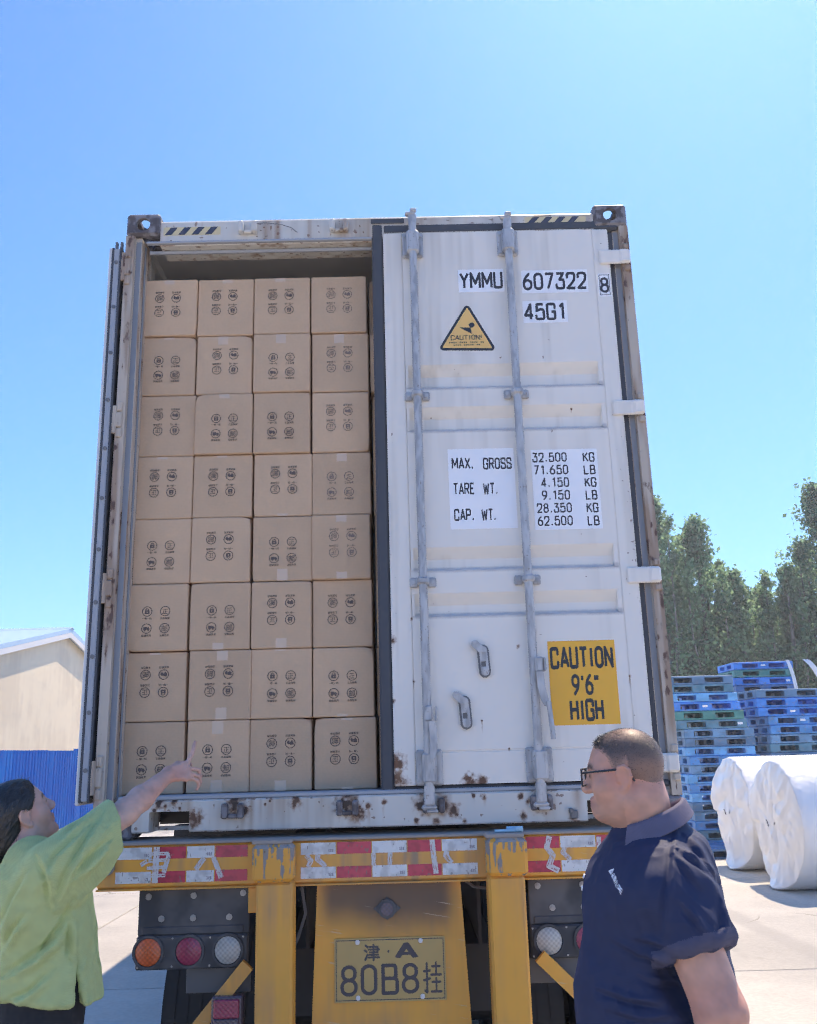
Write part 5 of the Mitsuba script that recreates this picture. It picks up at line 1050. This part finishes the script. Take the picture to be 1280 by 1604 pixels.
# polo shirt
def polo():
    v = Vol((1.58, -2.02, .90), (2.20, -1.22, 1.66), .0044)
    sc = (TA, (.86, 1.0, 1.0))
    v.cap(tw(.0, 0, 1.36), tw(.0, 0, .92), .170, .185, .06, sc=sc)
    v.ell(tw(.008, 0, 1.14), (.160, .185, .23), TA, .06)
    v.ell(tw(-.010, 0, 1.37), (.138, .190, .150), TA, .05)
    v.cap(tw(-.020, -.14, 1.425), tw(-.020, .14, 1.425), .074, .074, .06)
    v.cap(tw(-.030, 0, 1.48), tw(-.018, 0, 1.512), .105, .080, .05)
    for a, b in ((LS, LE), (RS, RE)):
        u = (b - a) / np.linalg.norm(b - a)
        v.cap(a, a + u * .125, .078, .072, .03)
    v.cut(lambda X, Y, Z: .905 - Z + 0 * X + 0 * Y)
    for a, b in ((LS, LE), (RS, RE)):     # sleeve ends cut square
        u = (b - a) / np.linalg.norm(b - a); e = a + u * .112
        v.mix(lambda X, Y, Z, u=u, e=e: np.maximum(-((X - e[0]) * u[0] + (Y - e[1]) * u[1] + (Z - e[2]) * u[2]), np.sqrt((X - e[0] - u[0] * .06) ** 2 + (Y - e[1] - u[1] * .06) ** 2 + (Z - e[2] - u[2] * .06) ** 2) - .115).astype(np.float32), e - .13, e + .13, .003, 'sub')
    return v
sl_w = lambda P: np.exp(-(((P - (LS * .6 + LE * .4)) ** 2).sum(1)) / .16 ** 2)
shirt = folds(polo().mesh(4), [((.35, -.2, -1), 9, 2.0, .013, lambda P: np.clip((P[:, 2] - 1.0) / .2, .3, 1)), ((1, 0, -.75), 24, 4, .011, sl_w), ((1, .2, .15), 14, 3, .011, lambda P: np.clip((1.35 - P[:, 2]) / .2, 0, 1)), ((.5, 0, -1), 34, 7, .0035, None)], 3)
shirt = crease(shirt, [[(1.884, 1.519), (1.923, 1.497), (1.965, 1.461)], [(1.869, 1.509), (1.890, 1.483), (1.914, 1.447)], [(1.876, 1.565), (1.866, 1.525), (1.859, 1.479), (1.842, 1.422), (1.832, 1.36)], [(1.777, 1.342), (1.811, 1.335), (1.838, 1.324)], [(1.778, 1.268), (1.817, 1.254), (1.863, 1.249)], [(1.960, 1.413), (1.960, 1.368), (1.941, 1.344)], [(1.788, 1.310), (1.814, 1.297), (1.854, 1.294)], [(1.723, 1.337), (1.775, 1.311), (1.828, 1.302)], [(1.901, 1.557), (1.926, 1.523), (1.943, 1.484)], [(1.681, 1.240), (1.747, 1.223), (1.820, 1.214)], [(1.879, 1.408), (1.904, 1.376), (1.914, 1.347)], [(1.70, 1.20), (1.77, 1.185), (1.84, 1.19)]], -1.85, -.265, .16, .0060, .0085, (-.25, -.95, .1))
cen = shirt.triangles_center; bandm = np.zeros(len(cen), bool)
for a, b in ((LS, LE), (RS, RE)):
    u = (b - a) / np.linalg.norm(b - a); q = cen - a; t = q @ u
    m_ = (t > .099) & (np.linalg.norm(q - t[:, None] * u, axis=1) < .10) & (t < .13); bandm |= m_
    sub = shirt.submesh([np.nonzero(m_)[0]], append=True)
    put(M + '__sleeve_band', sub, 'band_knit', smooth=True)
put(M + '__polo_shirt', shirt.submesh([np.nonzero(~bandm)[0]], append=True), 'navy_knit', smooth=True)
# collar: a folded band round the neck, open at the front
def collar():
    c = tw(-.006, 0, 1.558); th = np.radians(np.linspace(58, 302, 90)); pr = [(.0, -.028), (.003, .020), (.008, .027), (.014, .022), (.027, -.008), (.030, -.013), (.025, -.015), (.009, .012), (.005, -.028)]
    V = []
    for t in th:
        f, l = math.cos(t), math.sin(t); flare = 1 + .15 * max(0, f)
        for r, z in pr:
            rr = r * (1.0 + .25 * max(0, f)); base = np.array([.083, .083])
            pf, pl = f * (base[0] + rr), l * (base[1] + rr)
            V.append(c + TA[0] * pf + TA[1] * pl + np.array([0, 0, z * flare - .36 * pf - (.012 if z < 0 and r > .03 and f > .6 else 0) - abs(pl) * .10]))
    n, k = len(th), len(pr); i, j = np.meshgrid(np.arange(n - 1), np.arange(k), indexing='ij')
    F = np.stack([i * k + j, i * k + (j + 1) % k, (i + 1) * k + (j + 1) % k, (i + 1) * k + j], -1).reshape(-1, 4)
    m = trimesh.Trimesh(*meshkit.arrays((np.array(V), F))[:2], process=False); m.fix_normals(); return m
put(M + '__collar', folds(collar().subdivide(), [((0, 0, 1), 12, 3, .003, None)], 8), 'collar_knit', smooth=50)
# emblem and lettering on the left chest, pressed onto the shirt
tree_s = trimesh.proximity.ProximityQuery(shirt)
def on_shirt(geom, origin, ex, ez, t=.0014, y=0):
    m = sheet(geom, 0, t); q = m.vertices
    w = origin + q[:, [0]] * ex + q[:, [2]] * ez
    p, d, tri_ = trimesh.proximity.closest_point(shirt, w)
    m.vertices = p + shirt.face_normals[tri_] * (.0008 + -q[:, [1]]); return m
ex = np.array([.42, -.72, -.55]); ex /= np.linalg.norm(ex); ez = np.array([-.25, -.1, .96]); ez -= ex * (ez @ ex); ez /= np.linalg.norm(ez)
og = np.array([1.752, -1.722, 1.468])
emb = unary_union([LineString([(0, 0), (.008, .015), (.016, 0), (0, 0)]).buffer(.0022)] + [cjk(ch, .030 + .0145 * i, .007, .0135) for i, ch in enumerate('众和九天')])
put(M + '__chest_emblem', on_shirt(emb, og, ex, ez), 'white_vinyl', kind='stuff')
for z, f in ((1.492, .117), (1.445, .140)):
    p, _, t_ = trimesh.proximity.closest_point(shirt, [tw(.3, .012, z)])
    put(M + '__button', cyl(p[0] - shirt.face_normals[t_[0]] * .001, p[0] + shirt.face_normals[t_[0]] * .003, .0055, 14), 'white_vinyl')
# trousers and shoes (below the frame)
v = Vol((1.58, -1.98, .02), (2.15, -1.25, .98), .008)
v.cap(tw(.0, 0, .90), tw(-.0, 0, .84), .165, .17, .05, sc=(TA, (.86, 1, 1)))
for s in (-1, 1):
    v.cap(tw(0, s * .09, .84), tw(.01, s * .105, .50), .098, .070, .05); v.cap(tw(.01, s * .105, .50), tw(-.02, s * .11, .07), .070, .060, .03)
put(M + '__trousers', folds(v.mesh(4), [((0, 0, 1), 12, 3, .008, None)], 9), 'black_cloth', smooth=True)
for s in (-1, 1):
    v = Vol(tw(.05, s * .11, .05) - .25, tw(.05, s * .11, .05) + .25, .006)
    v.cap(tw(-.05, s * .11, .055), tw(.14, s * .115, .040), .048, .040, .03); v.cap(tw(-.03, s * .11, .09), tw(-.02, s * .11, .11), .045, .042, .03); v.cut(lambda X, Y, Z: .004 - Z + 0 * X + 0 * Y)
    put(M + '__shoe', v.mesh(3), 'shoe_black', smooth=True)

# ------------------------------------------------------------------ woman in the green T-shirt
N_ = 'person_002'
lab(N_, 'woman with tied-back black hair in a light green T-shirt, pointing at the boxes', 'person')
Hc2, HB = np.array([-.022, -.682, 1.562]), frame(40, 30)
TB = frame(38); TO2 = np.array([.085, -.720, 0.0])
t2 = lambda f, l, z: TO2 + TB[0] * f + TB[1] * l + np.array([0, 0, z])
RS2, RE2, RW2 = np.array([.195, -.845, 1.440]), np.array([.320, -.630, 1.566]), np.array([.416, -.450, 1.682])
LS2 = t2(-.02, .165, 1.37); LE2, LW2 = LS2 + TB[1] * .03 + np.array([0, 0, -.27]) + TB[0] * .05, LS2 - TB[1] * .02 + np.array([0, 0, -.40]) + TB[0] * .17
v = Vol((-.30, -1.02, .74), (.60, -.22, 1.84), .0034)
hw2 = head(v, Hc2, HB, .006, (.97, .98, .97))
v.ell(hw2((.016, 0, -.092)), (.050, .050, .030), HB, .03)
v.cap(hw2((-.030, 0, -.045)), t2(-.045, 0, 1.38), .055, .064, .03)
v.cap(t2(-.03, -.10, 1.36), t2(-.02, .09, 1.36), .075, .075, .04); v.cap(t2(0, 0, 1.30), t2(.02, 0, 1.04), .105, .095, .05)
v.cap(RS2, RE2, .052, .043, .03); v.cap(RE2, RE2 * .65 + RW2 * .35, .043, .042, .02); v.cap(RE2 * .65 + RW2 * .35, RW2, .041, .0265, .02)
v.cap(LS2, LE2, .055, .047, .03); v.cap(LE2, LW2, .046, .028, .02)
hd = np.array([.80, .55, .14]); hb = np.array([.45, -.80, .30]); hd /= np.linalg.norm(hd); hb -= hd * (hb @ hd); hb /= np.linalg.norm(hb); ht = np.cross(hb, hd); ht = ht if ht[2] > 0 else -ht
Wp = RW2
for y in (.022, .002, -.018): v.cap(Wp + ht * y * .7, Wp + hd * .074 + ht * y * 1.15, .0155, .0128, .010)
kn = [Wp + hd * .082 + ht * y for y in (.029, .010, -.010, -.027)]
def chain(p, segs, r):
    for (f, u, b), L in segs:
        dd = hd * f + ht * u + hb * b; dd /= np.linalg.norm(dd); q = p + dd * L; v.cap(p, q, r, r * .91, .0035); p, r = q, r * .91
v.cap(kn[0] - hd * .02, kn[0], .0108, .0098, .006); chain(kn[0], (((.62, .78, .0), .042), ((.50, .86, -.02), .026), ((.44, .90, -.06), .022)), .0090)
for i, ln in ((1, (.044, .028, .021)), (2, (.040, .026, .020)), (3, (.031, .020, .017))):
    v.cap(kn[i] - hd * .02, kn[i], .0108, .0098, .006)
    chain(kn[i], (((.93, -.10 - .12 * i, -.25), ln[0]), ((.30, -.75, -.55), ln[1]), ((-.50, -.70, -.50), ln[2])), .0088 - .0005 * i)
chain(Wp + hd * .024 + ht * .024, (((.75, .40, -.55), .040), ((.92, -.05, -.35), .032), ((.95, -.25, -.10), .024)), .0120)
mesh = v.mesh(3)
put(N_ + '__skin', mesh, 'skin', smooth=True, color=head_color(mesh.vertices, Hc2, HB, (.56, .335, .262), (.40, .15, .14), (.035, .028, .026), 0, (.97, .98, .97)))
# hair drawn back into a pony tail
v = Vol((-.50, -1.02, 1.22), (.20, -.40, 1.82), .0034)
v.ell(hw2((-.014, 0, .042)), (.097, .0835, .0870), HB, .02); v.ell(hw2((.024, 0, .042)), (.058, .067, .064), HB, .03); v.ell(hw2((-.070, 0, -.016)), (.050, .064, .066), HB, .04); v.ell(hw2((-.078, 0, -.066)), (.040, .052, .046), HB, .04)
def hairline2(X, Y, Z):
    q = [HB[i, 0] * (X - Hc2[0]) + HB[i, 1] * (Y - Hc2[1]) + HB[i, 2] * (Z - Hc2[2]) for i in range(3)]
    g = np.interp(q[0], [-.14, -.06, -.046, -.034, -.020, .010, .024, .045, .064, .080], [-.125, -.115, -.080, -.020, .034, .026, .020, .048, .072, .090]).astype(np.float32)
    return (g - q[2]) * .7
v.cut(hairline2)
pony = [hw2((-.108, .0, -.04)), hw2((-.150, -.01, -.060)), hw2((-.175, -.012, -.11)), hw2((-.175, -.01, -.17)), hw2((-.155, -.01, -.225)), hw2((-.13, -.01, -.27))]
for a, b, ra, rb in zip(pony[:-1], pony[1:], (.026, .032, .038, .036, .028), (.032, .038, .036, .028, .010)): v.cap(a, b, ra, rb, .02)
hw_ = (folds(v.mesh(3), [(HB[0] * -.75 + HB[2] * -.45, 120, 8, .0022, None), (HB[0] * -.75 + HB[2] * -.5, 45, 4, .003, None)], 21))
put(N_ + '__hair', hw_, 'black_hair', smooth=True)
def comb2(p, nn):
    tgt = hw2((-.112, 0, -.045)); d = tgt - p; d /= np.linalg.norm(d, axis=1)[:, None] + 1e-6
    low = (((p - Hc2) @ HB.T)[:, [2]] < -.10); d = np.where(low, np.array([[0, 0, -1.0]]), d); d -= nn * (d * nn).sum(1)[:, None]; return d + nn * .10
put(N_ + '__hair__strand', strands(hw_, lambda p: np.ones(len(p)), 9000, .020, .0005, comb2, 6, .08), 'black_hair', kind='stuff')
put(N_ + '__hair__strand', strands(hw_, lambda p: np.ones(len(p)), 160, .028, .00030, comb2, 7, .5), 'black_hair', kind='stuff')
# T-shirt
def tee():
    v = Vol((-.34, -1.12, .84), (.50, -.36, 1.72), .0044)
    sc = (TB, (.80, 1.05, 1.0))
    v.cap(t2(-.005, 0, 1.30), t2(.040, 0, .94), .158, .210, .06, sc=sc)
    v.ell(t2(.02, 0, 1.24), (.125, .170, .14), TB, .05); v.ell(t2(-.05, 0, 1.31), (.095, .18, .12), TB, .05)
    v.cap(t2(-.03, -.11, 1.375), t2(-.03, .12, 1.345), .070, .072, .05)
    v.cap(t2(-.045, 0, 1.38), t2(-.045, 0, 1.425), .095, .076, .05)
    u = (RE2 - RS2) / np.linalg.norm(RE2 - RS2)
    a = RS2 + u * .30 + np.array([0, 0, -.016])
    v.cap(RS2 + np.array([-.03, .0, -.030]), RS2 + u * .05 + np.array([0, 0, -.018]), .082, .080, .05); v.cap(RS2 + np.array([0, 0, -.018]), a, .080, .084, .05)
    v.cap(RS2 + np.array([-.02, .03, -.075]), RS2 + u * .10 + np.array([0, 0, -.045]), .070, .070, .06)
    v.cap(LS2, LS2 * .35 + LE2 * .65, .09, .095, .04)
    v.cut(lambda X, Y, Z: 1.022 - Z - .12 * ((X - TO2[0]) * TB[0, 0] + (Y - TO2[1]) * TB[0, 1]))
    e = RS2 + u * .215; nc = np.array([.80, .56, .16]); nc /= np.linalg.norm(nc)
    half = lambda c, n, R: (lambda X, Y, Z: np.maximum(-((X - c[0]) * n[0] + (Y - c[1]) * n[1] + (Z - c[2]) * n[2]), np.sqrt((X - c[0] - n[0] * .1) ** 2 + (Y - c[1] - n[1] * .1) ** 2 + (Z - c[2] - n[2] * .1) ** 2) - R).astype(np.float32))
    v.mix(half(e, nc, .20), e - .3, e + .3, .003, 'sub')
    v.cap(e - u * .03 + np.array([0, 0, -.014]), e + u * .12 + np.array([0, 0, -.014]), .068, .076, .006, 'sub')
    el = LS2 * .4 + LE2 * .6; ul = (LE2 - LS2) / np.linalg.norm(LE2 - LS2)
    v.mix(half(el, ul, .16), el - .25, el + .25, .003, 'sub')
    for l in (-.175, -.195, -.215, -.235, -.255): v.cap(t2(.072, l, .985), t2(.055, l - .004, 1.150), .030, .004, .003, 'sub')     # side slit
    return v
shm = tee().mesh(4)
arm_w = lambda P: np.clip(1 - np.linalg.norm(P - (RS2 + [.03, .05, -.05]), axis=1) / .36, 0, 1)
shm = folds(shm, [((.55, .62, .56), 13, 2.0, .012, arm_w), ((.50, .25, .82), 9, 1.5, .012, lambda P: np.clip((1.42 - P[:, 2]) / .2, 0, 1)), ((.55, .35, .75), 26, 3, .004, lambda P: np.clip((1.5 - P[:, 2]) / .3, .2, 1))], 31)
shm = crease(shm, [[(.256, 1.320), (.220, 1.242), (.153, 1.159), (.091, 1.119)], [(.279, 1.539), (.234, 1.496), (.189, 1.452), (.158, 1.391)], [(.333, 1.582), (.280, 1.501), (.233, 1.417), (.193, 1.307)], [(.351, 1.490), (.303, 1.443), (.253, 1.394)], [(.220, 1.215), (.136, 1.163), (.058, 1.111)], [(.112, 1.287), (.071, 1.237), (.044, 1.183)], [(.245, 1.269), (.255, 1.160)], [(.304, 1.602), (.246, 1.550), (.209, 1.512)], [(.133, 1.448), (.168, 1.381), (.184, 1.307)], [(.349, 1.349), (.346, 1.229), (.369, 1.103)], [(.20, 1.12), (.13, 1.06), (.06, 1.03)], [(.10, 1.40), (.06, 1.33), (.03, 1.25)]], -.90, .365, .14, .0120, .013, (.34, -.94, 0))
put(N_ + '__t_shirt', shm, 'green_cotton', smooth=True)
v = Vol((-.32, -1.12, .02), (.46, -.36, 1.28), .008)
v.cap(t2(.028, 0, 1.06), t2(.0, 0, .82), .162, .176, .05, sc=(TB, (.76, 1.13, 1)))
for s in (-1, 1):
    v.cap(t2(0, s * .088, .80), t2(.02, s * .092, .45), .102, .080, .05); v.cap(t2(.02, s * .092, .45), t2(-.02, s * .095, .08), .080, .072, .03)
put(N_ + '__trousers', folds(v.mesh(4), [((0, 0, 1), 12, 3, .004, None)], 41), 'black_cloth', smooth=True)
for s in (-1, 1):
    v = Vol(t2(.05, s * .10, .05) - .25, t2(.05, s * .10, .05) + .25, .006)
    v.cap(t2(-.05, s * .10, .050), t2(.12, s * .105, .036), .043, .036, .03); v.cap(t2(-.03, s * .10, .08), t2(-.02, s * .10, .10), .040, .038, .03); v.cut(lambda X, Y, Z: .004 - Z + 0 * X + 0 * Y)
    put(N_ + '__shoe', v.mesh(3), 'shoe_black', smooth=True)
